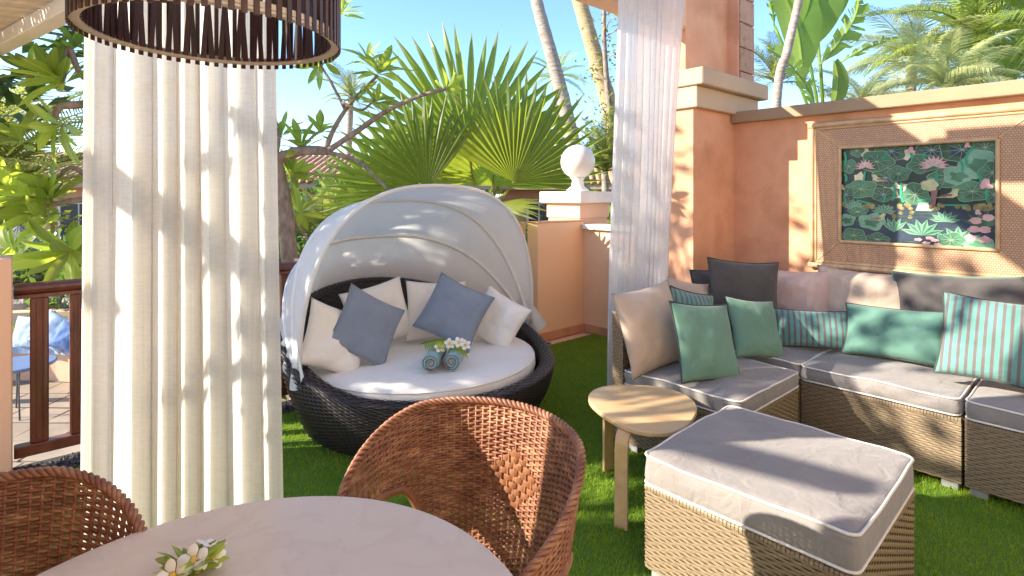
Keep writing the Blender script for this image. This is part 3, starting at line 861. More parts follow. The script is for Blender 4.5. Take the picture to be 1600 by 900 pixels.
pillow('teal rectangular pillow leaning on the middle seat cushion', at(1396, 521, 3.349), 0.536, 0.325, 0.13, M['teal'], -46, 24, 2, PD, GP, 12)
pillow('teal striped square pillow cut by the right edge of the picture', at(1556, 532, 2.890), 0.478, 0.459, 0.15, M['teal_stripe'], -42, 26, -3, PD, GP, 13)

# ------------------------------------------------------------------ daybed
DC = Vector((-0.625, 3.84, 0))
# local frame: x = b axis, y = a axis (towards the back of the daybed)
t = thing('daybed', 'round dark wicker daybed with folding white canopy by the terrace railing', 'daybed', DC, RZ)
def rim_z(th):      # th = 0 at the back (+y), pi at the front
    c = 0.5 + 0.5 * np.cos(th)
    return 0.355 + 0.075 * c + 0.37 * np.clip(c * 1.25 - 0.25, 0, 1) ** 1.3
def shell_r(f):     # f = 0 floor .. 1 rim
    return 0.765 + 0.145 * np.sin(np.clip(f, 0, 1) * PI / 2) ** 1.0
def shell_fn(S, t_, off):
    off = np.asarray(off)
    zr = rim_z(S)
    f = t_ * np.ones_like(S)
    r_ = shell_r(f) + off
    return np.stack([np.sin(S) * r_, np.cos(S) * r_, 0.02 + f * (zr - 0.02)], 1)
def inner_fn(S, t_, off):
    off = np.asarray(off)
    zr = rim_z(S); f = t_ * np.ones_like(S)
    r_ = 0.80 + 0.03 * f - off
    return np.stack([np.sin(S) * r_, np.cos(S) * r_, 0.26 + f * (zr - 0.26)], 1)
n_ = 96
back = MB()
back.grid(lambda s, q: tuple(shell_fn(np.array([s * 2 * PI]), q, np.array([-0.006]))[0]), n_, 10, True)
back.grid(lambda s, q: tuple(inner_fn(np.array([-s * 2 * PI]), q, np.array([-0.006]))[0]), n_, 4, True)
body = back.build('body', M['dark_backing'], t, smooth=True)
mb = MB()
weave(mb, shell_fn, 0, 2 * PI, 150, np.linspace(0.02, 0.97, 34), 0.0115, 0.0035, 0.002, 3)
mb.build('woven_strands', M['dark_rattan'], body, smooth=True, kind='stuff')
mb = MB()
weave(mb, inner_fn, -PI * 0.75, PI * 0.75, 110, np.linspace(0.05, 0.97, 26), 0.016, 0.003, 0.002, 3)
mb.build('woven_strands', M['dark_rattan'], body, smooth=True, kind='stuff')
# broad woven rim
def rim_fn(S, t_, off):
    off = np.asarray(off); f = np.clip(t_, 0, 1) * np.ones_like(S)
    a_ = f * PI
    rr = 0.868 + 0.050 * np.cos(a_) + off * np.cos(a_)
    return np.stack([np.sin(S) * rr, np.cos(S) * rr, rim_z(S) + (0.020 + off) * np.sin(a_)], 1)
rb = MB().grid(lambda s, q: tuple(rim_fn(np.array([s * 2 * PI]), q, np.array([-0.005]))[0]), n_, 8, True).build('rim', M['dark_backing'], t, smooth=True)
mb = MB()
weave(mb, rim_fn, 0, 2 * PI, 150, np.linspace(0.04, 0.96, 9), 0.048, 0.003, 0.002, 3)
mb.build('woven_strands', M['dark_rattan'], rb, smooth=True, kind='stuff')
# canopy
PZ = 0.50; RH = 0.93
def hood_pt(phi, psi, infl=0.0):
    e = 0.78
    c = math.cos(psi); s = math.sin(psi)
    X = -math.copysign(abs(c) ** e, c) * RH
    H = (1.06 - 0.02 * phi) * (s ** e) + infl
    return Vector((X + 0.05, H * math.sin(phi) - 0.07, PZ + H * math.cos(phi) - 0.05 * abs(c) ** 8))
hoops = [R(-4), R(24), R(50), R(77)]
def hood(s, q):
    phi = hoops[0] + (hoops[-1] - hoops[0]) * q
    k = 0
    while k < 2 and phi > hoops[k + 1]: k += 1
    f = (phi - hoops[k]) / (hoops[k + 1] - hoops[k])
    sag = -0.030 * math.sin(PI * min(1, max(0, f))) * math.sin(PI * s)
    w = mnoise.noise(Vector((s * 9, q * 5, 1.3))) * 0.014 * math.sin(PI * s) + mnoise.noise(Vector((s * 30, q * 5, 4.3))) * (0.005 + 0.012 * abs(math.cos(PI * s)) ** 2)
    return hood_pt(phi, PI * s, sag + w)
can = MB().grid(hood, 72, 48).build('canopy', M['canvas_white'], t, smooth=True)
for k, ph in enumerate(hoops):
    pts = [hood_pt(ph, PI * i / 48) * 1.0 for i in range(49)]
    MB().tube(pts, 0.017 if k else 0.014, 8).build('hoop', M['hood_pole'] if k else M['canvas_white'], t, smooth=True)
# fabric draping over the two pivots, following the outside of the rim
for s_ in (-1, 1):
    def flap(a_, q):
        be = R(4 + (-14 + 30 * a_) * (0.25 + 0.75 * q))
        rr = 0.945 + 0.012 * math.sin(a_ * 21 + 1) * (0.3 + q) + 0.014 * q
        z = PZ + 0.16 - q * (0.17 + 0.15 * math.sin(PI * min(1, a_ * 1.2)) - 0.10 * a_) - 0.02 * math.sin(a_ * 9) * q
        top = 1 - q
        rr -= 0.02 * top
        return Vector((s_ * rr * math.cos(be) + 0.05, rr * math.sin(be) - 0.05, z))
    MB().grid(flap, 30, 10).build('canopy_flap', M['canvas_white'], t, smooth=True)
    MB().tube([(s_ * 0.89 + 0.02, -0.04, 0.36), (s_ * 0.91 + 0.05, -0.06, PZ)], 0.012, 8).build('pivot_post', M['steel_grey'], t, smooth=True)

# mattress
def mattress():
    n = 72; vs = []; fs = []
    lv = [(0.70, 0.0), (0.775, 0.01), (0.785, 0.05), (0.785, 0.09), (0.775, 0.115), (0.755, 0.128), (0.70, 0.138), (0.58, 0.145), (0.42, 0.148), (0.2, 0.15)]
    for (r_, z) in lv:
        for k in range(n):
            a_ = 2 * PI * k / n
            q = mnoise.noise(Vector((math.cos(a_) * r_ * 5, math.sin(a_) * r_ * 5, z * 9)))
            rr = r_ + q * 0.006
            vs.append((rr * math.cos(a_), rr * math.sin(a_), z + q * 0.005 * (z > 0.1)))
    for i in range(len(lv) - 1):
        for k in range(n): fs.append((i * n + k, i * n + (k + 1) % n, (i + 1) * n + (k + 1) % n, (i + 1) * n + k))
    fs.append(tuple(range(n))[::-1]); fs.append(tuple((len(lv) - 1) * n + k for k in range(n)))
    o = MB().add(vs, fs).build('mattress', M['linen_white'], None, smooth=True, loc=(DC.x, DC.y, 0.285), rz=RZ)
    tag(o, 'round white mattress lying in the dark daybed', 'mattress')
    MB().tube([(0.779 * math.cos(2 * PI * k / n), 0.779 * math.sin(2 * PI * k / n), 0.113) for k in range(n)], 0.004, 6, closed=True).build('piping', M['linen_white'], o, smooth=True)
mattress()
GD = 'pillows on the round daybed'
LW = M['linen_white']
pillow('white pillow at the far left of the daybed, beside the canopy edge', at(523, 530, 3.42), 0.42, 0.42, 0.15, LW, 52, 24, -28, None, GD, 21)
pillow('blue grey pillow standing on its corner at the left of the daybed', at(574, 510, 3.52), 0.41, 0.41, 0.13, M['blue_grey'], 42, 20, -33, M['blue_grey'], GD, 22)
pillow('white pillow behind the left blue grey pillow on the daybed', at(592, 491, 3.92), 0.46, 0.44, 0.14, LW, 30, 18, 12, None, GD, 23)
pillow('white pillow left behind the tilted blue grey pillow at the back centre', at(682, 485, 4.08), 0.46, 0.44, 0.14, LW, 22, 18, -4, None, GD, 24)
pillow('blue grey pillow tilted diamond-wise at the back right of the daybed', at(710, 487, 3.84), 0.42, 0.42, 0.14, M['blue_grey'], 6, 26, -27, M['blue_grey'], GD, 25)
pillow('white pillow at the far right of the daybed', at(777, 500, 4.02), 0.40, 0.38, 0.15, LW, -22, 22, -24, None, GD, 26)

# rolled towels
def towel(pos, direction, L, r_, label, phase, mirror=1):
    t = thing('rolled_towel', label, 'towel', pos)
    M0 = aim((0, 0, 0), direction)
    def spiral(k0, k1, mat, th0):
        mb = MB()
        n = 90; a0, a1 = k0, k1
        def P(q, y):
            ang = phase + q * 2 * PI * 3.2 * mirror
            rad = 0.008 + (r_ - 0.008) * (q ** 0.9) + 0.0012 * math.sin(ang * 3)
            return M0 @ Vector((rad * math.cos(ang), y, rad * math.sin(ang)))
        def S(s, w):
            q = k0 + (k1 - k0) * s
            y = -0.002 * math.sin(q * 40) + w * L
            return P(q, y)
        mb.grid(S, int(n * (k1 - k0)) + 2, 6)
        # thickness at the front end
        def E(s, w):
            q = k0 + (k1 - k0) * s
            a_ = PI * w
            p = P(q, -0.004 * math.sin(a_))
            ax = M0 @ Vector((0, 0, 0))
            d = (P(q, 0) - ax).normalized()
            return p - d * (th0 * w)
        mb.grid(E, int(n * (k1 - k0)) + 2, 4)
        return mb
    spiral(0.02, 0.55, M['towel_taupe'], 0.008).build('inner_roll', M['towel_taupe'], t, smooth=True)
    spiral(0.45, 0.80, M['towel_aqua'], 0.010).build('aqua_layer', M['towel_aqua'], t, smooth=True)
    spiral(0.80, 0.93, M['towel_taupe'], 0.008).build('taupe_layer', M['towel_taupe'], t, smooth=True)
    spiral(0.90, 1.12, M['towel_aqua'], 0.008).build('outer_wrap', M['towel_aqua'], t, smooth=True)
    MB().lathe([(r_ * 0.2, 0.0), (r_ * 0.86, 0.012), (r_ * 0.92, 0.05), (r_ * 0.92, L - 0.02), (r_ * 0.5, L)], 24, M0 @ Matrix.Rotation(R(-90), 4, 'X')).build('core', M['towel_aqua'], t, smooth=True)
tz = 0.436 + 0.057
tdir = Vector((0.06, 1, 0))
towel(Vector((-0.485, 3.30, tz)), tdir, 0.27, 0.053, 'rolled aqua and taupe towel, left one of the pair on the daybed', 0.4)
towel(Vector((-0.365, 3.33, tz)), tdir, 0.27, 0.053, 'rolled aqua and taupe towel, right one of the pair on the daybed', 1.8, -1)

def petal_mesh(L, W):
    mb = MB(); rows = [(0.0, 0.12), (0.25, 0.6), (0.55, 1.0), (0.8, 0.85), (1.0, 0.25)]
    vs = []
    for (f, w) in rows:
        for s in (-1, 0, 1):
            vs.append((s * w * W / 2, f * L, 0.15 * L * math.sin(f * PI) - 0.08 * L * abs(s) + 0.06 * L * f + 0.03 * L * s))
    fs = [(i * 3 + k, i * 3 + k + 1, (i + 1) * 3 + k + 1, (i + 1) * 3 + k) for i in range(4) for k in range(2)]
    return mb.add(vs, fs).mesh('petal', M['petal'], True)
PM = petal_mesh(0.030, 0.023)
CM = MB().lathe([(0.0015, -0.004), (0.006, 0.0), (0.008, 0.0045), (0.003, 0.003)], 8).mesh('flower_centre', M['petal_core'], True)
def frangipani(pos, nrm, label, s=1.0, group=None):
    t = thing('frangipani_flower', label, 'flower', pos, 0, group)
    z = Vector(nrm).normalized(); x = z.cross(Vector((0.3, 0.9, 0.1))).normalized(); y = z.cross(x)
    B = frame_m((0, 0, 0), x * s, y * s, z * s)
    for k in range(5):
        inst(PM, 'petal', t, B @ Matrix.Rotation(2 * PI * k / 5 + 0.2, 4, 'Z') @ Matrix.Translation((0, 0.003, 0.002)) @ Matrix.Rotation(R(18), 4, 'X'))
    inst(CM, 'flower_centre', t, B @ Matrix.Translation((0, 0, 0.003)))
    return t

# palm sprig over the towels
t = thing('palm_sprig', 'green palm sprig laid over the two rolled towels', 'leaf', (-0.46, 3.44, 0.56))
mb = MB()
for k in range(26):
    f = k / 25
    x = -0.09 + 0.22 * f; z = 0.012 + 0.035 * math.sin(f * PI) - 0.02 * f
    for s_ in (-1, 1):
        d = Vector((0.45 + 0.5 * f, s_ * (0.9 - 0.6 * f), -0.15)).normalized()
        L = 0.10 * (0.7 + 0.4 * math.sin(f * PI)) if s_ < 0 else 0.05
        p = Vector((x, 0, z)); q1 = p + d * L * 0.5 + Vector((0, 0, 0.006)); q2 = p + d * L + Vector((0, 0, -0.035 - 0.035 * f))
        w = Vector((0.0045, 0.001, 0))
        mb.add([p - w * 0.5, p + w * 0.5, q1 + w, q1 - w, q2], [(0, 1, 2, 3), (3, 2, 4)])
mb.build('leaflets', M['plumeria'], t, kind='stuff')
MB().tube([(-0.11, 0, 0.01), (0, 0, 0.04), (0.13, 0, 0.015)], 0.003, 6).build('stem', M['feather_yellow'], t)
GF = 'white frangipani flowers on the towels'
for (px, py, lab) in ((687, 544, 'white frangipani flower leftmost on the palm sprig over the towels'),
                      (702, 538, 'white frangipani flower in the middle of the palm sprig'),
                      (717, 536, 'largest white frangipani flower, right of the middle one on the sprig'),
                      (727, 540, 'white frangipani flower at the right end of the palm sprig')):
    frangipani(at(px, py, 3.40), (rnd.uniform(-0.4, 0.4), -0.8, 0.7), lab, 1.15, GF)

# ------------------------------------------------------------------ wooden side table
t = thing('side_table', 'low birch side table with rounded triangular top and three bent legs', 'table', (0.655, 2.77, 0))
def tt_outline(n=48, s=1.0):
    pts = []
    for k in range(n):
        a_ = 2 * PI * k / n
        r_ = (1 + 0.07 * math.cos(3 * (a_ - R(-95)))) * s
        pts.append((0.262 * r_ * math.cos(a_), 0.31 * r_ * math.sin(a_)))
    return pts
o1 = tt_outline()
mb = MB(); n = len(o1)
vs = []
for (s, z) in ((0.985, 0.428), (1.0, 0.433), (1.0, 0.446), (0.985, 0.451)):
    vs += [(x * s, y * s, z) for (x, y) in o1]
fs = [(i * n + k, i * n + (k + 1) % n, (i + 1) * n + (k + 1) % n, (i + 1) * n + k) for i in range(3) for k in range(n)]
fs += [tuple(range(n))[::-1], tuple(range(3 * n, 4 * n))]
mb.add(vs, fs).build('tabletop', M['birch'], t)
for (ax, ay) in ((-0.16, -0.275), (-0.13, 0.24), (0.205, 0.02)):
    d = Vector((ax, ay, 0)).normalized(); w = Vector((-d.y, d.x, 0)) * 0.030
    R0 = math.hypot(ax, ay)
    path = [(R0 - 0.14, 0.421), (R0 - 0.07, 0.421), (R0 - 0.035, 0.416), (R0 - 0.012, 0.402), (R0, 0.378), (R0 + 0.004, 0.34), (R0 + 0.006, 0.0)]
    vs = []
    for i, (r_, z) in enumerate(path):
        a_ = path[max(0, i - 1)]; b_ = path[min(len(path) - 1, i + 1)]
        tx, tz_ = b_[0] - a_[0], b_[1] - a_[1]; L = math.hypot(tx, tz_); nx_, nz_ = -tz_ / L, tx / L
        for s in (-1, 1):
            for hh in (-0.009, 0.009):
                vs.append(d * (r_ + nx_ * hh) + w * s + Vector((0, 0, z + nz_ * hh - (0.002 if i < 2 else 0))))
    fs = []
    for i in range(len(path) - 1):
        q = [i * 4 + k for k in (0, 1, 3, 2)]; p = [(i + 1) * 4 + k for k in (0, 1, 3, 2)]
        fs += [(q[k], q[(k + 1) % 4], p[(k + 1) % 4], p[k]) for k in range(4)]
    fs.append((0, 1, 3, 2)); e = (len(path) - 1) * 4; fs.append((e, e + 2, e + 3, e + 1))
    MB().add(vs, fs).build('leg', M['birch'], t)

# ------------------------------------------------------------------ dining table
t = thing('dining_table', 'round marble-topped dining table in the foreground', 'table', (-0.468, 0.852, 0))
MB().lathe([(0.505, 0.722), (0.522, 0.724), (0.531, 0.732), (0.531, 0.744), (0.526, 0.7495), (0.515, 0.75), (0.001, 0.75)], 128).build('tabletop', M['marble'], t)
MB().lathe([(0.26, 0.0), (0.26, 0.02), (0.05, 0.05), (0.04, 0.1), (0.04, 0.68), (0.15, 0.72)], 32).build('pedestal', M['metal_grey'], t, smooth=True)

# posy on the table
fp = Vector((-0.633, 1.085, 0.752))
t = thing('leaf_bed', 'bed of green leaves under the flowers on the marble table', 'leaf', fp)
def small_leaf(L, W, mat):
    mb = MB(); vs = []
    for i in range(6):
        f = i / 5; w = W * math.sin(PI * (f * 0.93 + 0.04)) ** 0.7
        for s in (-1, 0, 1): vs.append((s * w / 2, f * L, 0.12 * L * math.sin(f * 2.4) + abs(s) * 0.1 * w))
    return mb.add(vs, [(i * 3 + k, i * 3 + k + 1, i * 3 + k + 4, i * 3 + k + 3) for i in range(5) for k in range(2)]).mesh('leaf', mat, True)
SL = small_leaf(0.068, 0.022, M['plumeria'])
for k in range(34):
    a_ = rnd.uniform(0, 2 * PI); el = rnd.uniform(0.10, 0.7)
    inst(SL, 'leaf', t, aim((0.006 * math.cos(a_), 0.006 * math.sin(a_), rnd.uniform(0.0, 0.01)), (math.cos(a_) * math.cos(el), math.sin(a_) * math.cos(el), math.sin(el)), roll=rnd.uniform(-0.5, 0.5), s=rnd.uniform(0.7, 1.1)))
GT = 'frangipani flowers on the marble table'
frangipani(fp + Vector((0.010, 0.0, 0.030)), (0.1, -0.7, 0.8), 'white frangipani flower facing front in the middle of the table posy', 0.9, GT)
frangipani(fp + Vector((0.038, 0.012, 0.026)), (0.5, -0.5, 0.8), 'white frangipani flower at the right of the table posy', 0.8, GT)
frangipani(fp + Vector((-0.008, -0.035, 0.024)), (-0.1, -0.9, 0.7), 'white frangipani flower lowest at the front of the table posy', 0.95, GT)
frangipani(fp + Vector((0.022, 0.036, 0.030)), (0.2, 0.4, 0.9), 'white frangipani flower at the back of the table posy', 0.95, GT)

# ------------------------------------------------------------------ wicker tub chairs
def ztop(th):
    a_ = np.abs(th)
    return 0.860 - 0.025 * (a_ / 1.6) ** 2 - 0.15 * np.clip((a_ - 0.9) / 1.2, 0, 1.2) ** 1.5
def zbot(th):
    a_ = np.abs(th)
    arch = np.clip((a_ - 0.95) / 0.28, 0, 1)
    zb = 0.40 + 0.23 * np.sqrt(np.clip(1 - (1 - arch) ** 2, 0, 1))
    down = np.clip((a_ - 1.85) / 0.25, 0, 1)
    return np.where(a_ < 0.95, 0.40, zb - 0.23 * down ** 2)
TMAX = 2.22
def chair_r(z, th):
    f = np.clip((z - 0.40) / 0.45, -1, 1.1)
    return 0.245 + 0.075 * np.clip(f, 0, 1.1) ** 0.8 + 0.012 * np.clip(-f, 0, 1)
def chair_pt(th, z, off=0.0):
    r_ = chair_r(z, th) + off
    return np.stack([np.sin(th) * r_ * 1.03, np.cos(th) * r_ * 0.99 + 0.0 * z, z * np.ones_like(th)], -1)
def c1(th, z, off=0.0): return Vector(chair_pt(np.array([th]), np.array([z]), np.array([off]))[0])
def chair_proto(label, loc, rz, group):
    t = thing('wicker_chair', label, 'chair', loc, rz, group)
    nst = 62
    mb = MB()
    pitch = 0.0078
    def fn(S, t_, off):
        z = ztop(S) - t_
        return chair_pt(S, z, np.asarray(off))
    dia = lambda S, t_: np.ones_like(S, bool)
    def mask(S, t_):
        z = ztop(S) - t_
        d = (np.abs(S) / 0.34 + np.abs(z - 0.655) / 0.085) < 1.0
        return (z > zbot(S)) & ~d
    rows = np.arange(0.012, 0.50, pitch)
    weave(mb, fn, -TMAX, TMAX, nst, rows, 0.0047, 0.0028, 0.0032, 3, mask, round_=True)
    # lower skirt under the seat
    weave(mb, lambda S, t_, off: chair_pt(S, 0.40 - t_ + 0 * S, np.asarray(off)), -PI, PI, 90, np.arange(0.0, 0.10, pitch), 0.0037, 0.0042, 0.003, 2, round_=True)
    mb.build('woven_canes', M['brown_rattan'], t, smooth=True, kind='stuff')
    # stakes
    st = MB()
    for k in range(nst + 1):
        th = -TMAX + 2 * TMAX * k / nst
        zb, zt = float(zbot(np.array([th]))[0]), float(ztop(np.array([th]))[0])
        st.tube([c1(th, zb + (zt - zb) * q / 5) for q in range(6)], 0.0042, 5)
    st.build('stakes', M['brown_rattan'], t, smooth=True, kind='stuff')
    # flat cane diamond in the back, basket weave
    for r_ in range(9):
        z = 0.655 + (r_ - 4) * 0.0175
        half = 0.34 * (1 - abs(r_ - 4) / 5.2)
        k = -half
        nn = max(1, int(round(2 * half / 0.105)))
        wd = 2 * half / nn
        for q in range(nn):
            a0 = -half + q * wd + (0.0 if r_ % 2 else 0.0); a1 = a0 + wd - 0.018
            mbb = MB(); vs = []
            for i in range(6):
                th = a0 + (a1 - a0) * i / 5; off = 0.0015 + 0.0045 * math.sin(PI * i / 5)
                for (dz, oo) in ((-0.0078, -0.001), (0.0, 0.001), (0.0078, -0.001)):
                    vs.append(c1(th, z + dz, -(off + oo)))
            mbb.add(vs, [(i * 3 + j, i * 3 + j + 1, i * 3 + j + 4, i * 3 + j + 3) for i in range(5) for j in range(2)])
            mbb.build('flat_cane', M['flat_cane'], t, smooth=True)
    vs = [c1(-0.345 + 0.69 * i / 12, 0.56 + 0.19 * j / 4, 0.001) for j in range(5) for i in range(13)]
    MB().add(vs, [(j * 13 + i, j * 13 + i + 1, j * 13 + i + 14, j * 13 + i + 13) for j in range(4) for i in range(12)]).build('back_lining', M['brown_rattan'], t, smooth=True)
    # braided rim: two twisted cords
    for ph in (0, 1, 2):
        pts = []
        N = 330
        for i in range(N + 1):
            th = -TMAX + 2 * TMAX * i / N
            w = 2 * PI * i / 11 + ph * 2 * PI / 3
            z = float(ztop(np.array([th]))[0])
            pts.append(c1(th, z + 0.002 + 0.0065 * math.sin(w), 0.0065 * math.cos(w)))
        MB().tube(pts, 0.0058, 6).build('braided_rim', M['brown_rattan'], t, smooth=True)
    # wrapped arch under each arm and front arm ends
    for s in (-1, 1):
        pts = []
        for i in range(41):
            a_ = 0.93 + (2.12 - 0.93) * i / 40
            z = float(zbot(np.array([a_]))[0])
            pts.append(c1(s * a_, z - 0.004, 0.0))
        o = MB().tube(pts, 0.0125, 10).build('arm_arch', M['flat_cane'], t, smooth=True)
        zt = float(ztop(np.array([TMAX]))[0])
        MB().tube([c1(s * TMAX, zt), c1(s * TMAX, zt - 0.10, 0.004), c1(s * TMAX, 0.46, 0.006), c1(s * TMAX, 0.38, 0.0)], 0.013, 10).build('arm_post', M['flat_cane'], t, smooth=True)
    MB().lathe([(0.24, 0.385), (0.245, 0.40), (0.24, 0.412), (0.16, 0.405), (0.01, 0.40)], 48).build('seat', M['flat_cane'], t, smooth=True)
    for (sx, sy) in ((1, 1), (-1, 1), (1, -1), (-1, -1)):
        MB().tube([(sx * 0.17, sy * 0.17, 0.38), (sx * 0.20, sy * 0.20, 0.0)], 0.015, 10).build('leg', M['flat_cane'], t, smooth=True)
    MB().tube([(0.19 * math.cos(2 * PI * k / 32) * 1.35, 0.19 * math.sin(2 * PI * k / 32) * 1.35, 0.15) for k in range(32)], 0.009, 8, closed=True).build('stretcher', M['flat_cane'], t, smooth=True)
    return t
GCH = 'brown wicker tub chairs at the marble table'
ch = chair_proto('brown wicker tub chair with flat cane diamond in its back, in front of the daybed', (-0.152, 1.405, 0), R(-33), GCH)
copy_tree(ch, (-1.0, 0.975, 0), R(66), 'brown wicker tub chair in the lower left corner beside the linen curtain', GCH)

# ------------------------------------------------------------------ pendant lamp
LZ = 1.858
t = thing('pendant_lamp', 'dark slatted drum pendant lamp hanging over the dining table', 'lamp', (-0.673, 1.263, LZ))
RL = 0.268
so = MB().bbox(-0.0056, 0.0056, -0.002, 0.002, -0.012, 0.30, 0.0008).mesh('slat', M['lamp_wood'])
n_o = 76
for k in range(n_o):
    a_ = 2 * PI * k / n_o
    inst(so, 'slat', t, Matrix.Rotation(a_, 4, 'Z') @ Matrix.Translation((0, RL, 0)))
si = MB().add([(-0.0066, -0.002, 0), (0.0066, -0.002, 0), (0.0066, 0.002, 0), (-0.0066, 0.002, 0), (-0.0025, -0.002, 0.29), (0.0025, -0.002, 0.29), (0.0025, 0.002, 0.29), (-0.0025, 0.002, 0.29)],
              [(0, 3, 2, 1), (4, 5, 6, 7), (0, 1, 5, 4), (1, 2, 6, 5), (2, 3, 7, 6), (3, 0, 4, 7)]).mesh('slat', M['lamp_wood'])
for k in range(n_o):
    a_ = 2 * PI * (k + 0.5) / n_o
    inst(si, 'slat', t, Matrix.Rotation(a_, 4, 'Z') @ Matrix.Translation((0, RL - 0.022, 0.004)) @ Matrix.Rotation(R(3.2 if k % 2 else -3.2), 4, 'Y'))
def ring(z, r0, r1, h, name, mat):
    n = 96; vs = []
    for (r_, zz_) in ((r0, z), (r1, z), (r1, z + h), (r0, z + h)):
        vs += [(r_ * math.cos(2 * PI * k / n), r_ * math.sin(2 * PI * k / n), zz_) for k in range(n)]
    fs = [(i * n + k, i * n + (k + 1) % n, ((i + 1) % 4) * n + (k + 1) % n, ((i + 1) % 4) * n + k) for i in range(4) for k in range(n)]
    MB().add(vs, fs).build(name, mat, t)
ring(-0.002, RL - 0.020, RL - 0.0025, 0.006, 'lower_ring', M['lamp_ring'])
ring(0.005, RL - 0.0035, RL - 0.0022, 0.012, 'lower_band', M['lamp_ring'])
ring(0.285, RL - 0.020, RL - 0.0025, 0.006, 'upper_ring', M['lamp_ring'])
MB().tube([(0, 0, 0.3), (0, 0, 1.24)], 0.004, 6).build('cord', M['metal_grey'], t)
for k in range(3):
    a_ = 2 * PI * k / 3
    MB().tube([(0, 0, 0.29), ((RL - 0.01) * math.cos(a_), (RL - 0.01) * math.sin(a_), 0.289)], 0.0025, 6).build('spoke', M['metal_grey'], t)
MB().lathe([(0.018, 0.24), (0.02, 0.29), (0.012, 0.31)], 16).build('lamp_holder', M['metal_grey'], t, smooth=True)
MB().lathe([(0.002, 0.15), (0.02, 0.158), (0.03, 0.18), (0.026, 0.205), (0.014, 0.24)], 16).build('bulb', M['white_paint'], t, smooth=True)

# ------------------------------------------------------------------ curtains
def curtain(name_label, v0, v1, u0, z1, mat, folds, amp, seed, flare=None, group=None, bottom=0.015):
    rg = random.Random(seed)
    n = folds * 14
    # irregular fold phase
    ph = [0.0]
    for i in range(n): ph.append(ph[-1] + (0.7 + 0.6 * (0.5 + 0.5 * math.sin(i * 0.11 + seed) )) * 2 * PI * folds / n)
    amps = [0.65 + 0.5 * mnoise.noise(Vector((i * 0.045, seed, 0.5))) + 0.2 for i in range(n + 1)]
    def fn(s, q):
        i = int(round(s * n)); z = bottom + (z1 - bottom) * q
        fl = flare(s, q) if flare else 0.0
        p = ph[min(i, n)]
        am = amp * amps[min(i, n)] * (0.8 + 0.35 * (1 - q))
        y = am * (0.75 * math.sin(p) + 0.25 * math.tanh(2.2 * math.sin(p))) + amp * 0.22 * math.sin(2.3 * p + 1 + 0.7 * q)
        x = v0 + (v1 - v0) * s + am * 0.35 * math.sin(2 * p) + fl
        return Vector((x, u0 + y + 0.012 * math.sin(z * 1.7 + s * 5), z))
    t = thing('curtain', name_label, 'curtain', (0, 0, 0), RZ, group)
    MB().grid(fn, n, 26).build('cloth', mat, t, smooth=True)
    MB().tube([(v0 - 0.02, u0, z1 + 0.01), (v1 + 0.02, u0, z1 + 0.01)], 0.014, 10).build('rod', M['roof_white'], t)
    # doubled side hem
    def hem(s, q):
        e = 0.0 if s < 0.5 else 0.0
        p = fn(0.0, q); p2 = fn(3 / n, q)
        return p + (p2 - p) * s + Vector((0.0, -0.006, 0))
    MB().grid(hem, 1, 26).build('side_hem', mat, t, smooth=True)
    return t
curtain('cream linen curtain with deep vertical folds hanging left of the daybed', 0.178, 0.800, 2.40, 2.72, M['curtain'], 7, 0.034, 3,
        flare=lambda s, q: (1 - q) * (s - 0.35) * 0.045)
curtain('white sheer curtain hanging between the parapet and the orange column', 2.90, 3.68, 2.21, 2.98, M['curtain_sheer'], 10, 0.021, 11,
        flare=lambda s, q: -(1 - q) * (0.11 + 0.20 * s))

# ------------------------------------------------------------------ framed lotus picture
FR = thing('lotus_picture', 'large framed lotus pond picture with woven cane and bamboo surround', 'picture', room(4.55, 1.642, 0.945), RZ)
# local: y runs along u, picture faces -x.  Draw with X to the viewer's right = -y
FW, FH = 1.31, 1.10
def FP(x, z, d):      # x to the right, z up from frame corner, d out of the wall
    return Vector((-d, -x, z))
def fpoly(mb, pts, d0, d1):
    n = len(pts)
    vs = [FP(x, z, d0) for (x, z) in pts] + [FP(x, z, d1) for (x, z) in pts]
    return mb.add(vs, [tuple(range(n))[::-1], tuple(range(n, 2 * n))] + [(i, (i + 1) % n, n + (i + 1) % n, n + i) for i in range(n)])
ix0, ix1, iz0, iz1 = 0.215, 1.095, 0.211, 0.899          # picture opening
b0 = 0.05
for pts in ([(b0, b0), (FW - b0, b0), (ix1, iz0), (ix0, iz0)], [(FW - b0, b0), (FW - b0, FH - b0), (ix1, iz1), (ix1, iz0)],
            [(FW - b0, FH - b0), (b0, FH - b0), (ix0, iz1), (ix1, iz1)], [(b0, FH - b0), (b0, b0), (ix0, iz0), (ix0, iz1)]):
    cx = sum(p[0] for p in pts) / 4; cz = sum(p[1] for p in pts) / 4
    pts = [(cx + (x - cx) * 0.997, cz + (z - cz) * 0.997) for x, z in pts]
    fpoly(MB(), pts, 0.006, 0.030).build('woven_panel', M['cane_panel'], FR)
def bamboo(p0, p1, r_, nodes, name='bamboo_pole'):
    p0 = Vector(p0); p1 = Vector(p1); pts = []; rad = []
    m = nodes * 6
    for i in range(m + 1):
        f = i / m; k = i % 6
        pts.append(p0 + (p1 - p0) * f); rad.append(r_ * (1.09 if k == 0 else (0.97 if k in (1, 5) else 1.0)))
    MB().tube(pts, rad, 12).build(name, M['bamboo'], FR, smooth=True)
bamboo(FP(0.0, 0.022, 0.03), FP(FW, 0.022, 0.03), 0.022, 5)
bamboo(FP(0.0, FH - 0.022, 0.03), FP(FW, FH - 0.022, 0.03), 0.022, 4)
bamboo(FP(0.022, 0.045, 0.028), FP(0.022, FH - 0.045, 0.028), 0.018, 3)
bamboo(FP(FW - 0.022, 0.045, 0.028), FP(FW - 0.022, FH - 0.045, 0.028), 0.018, 3)
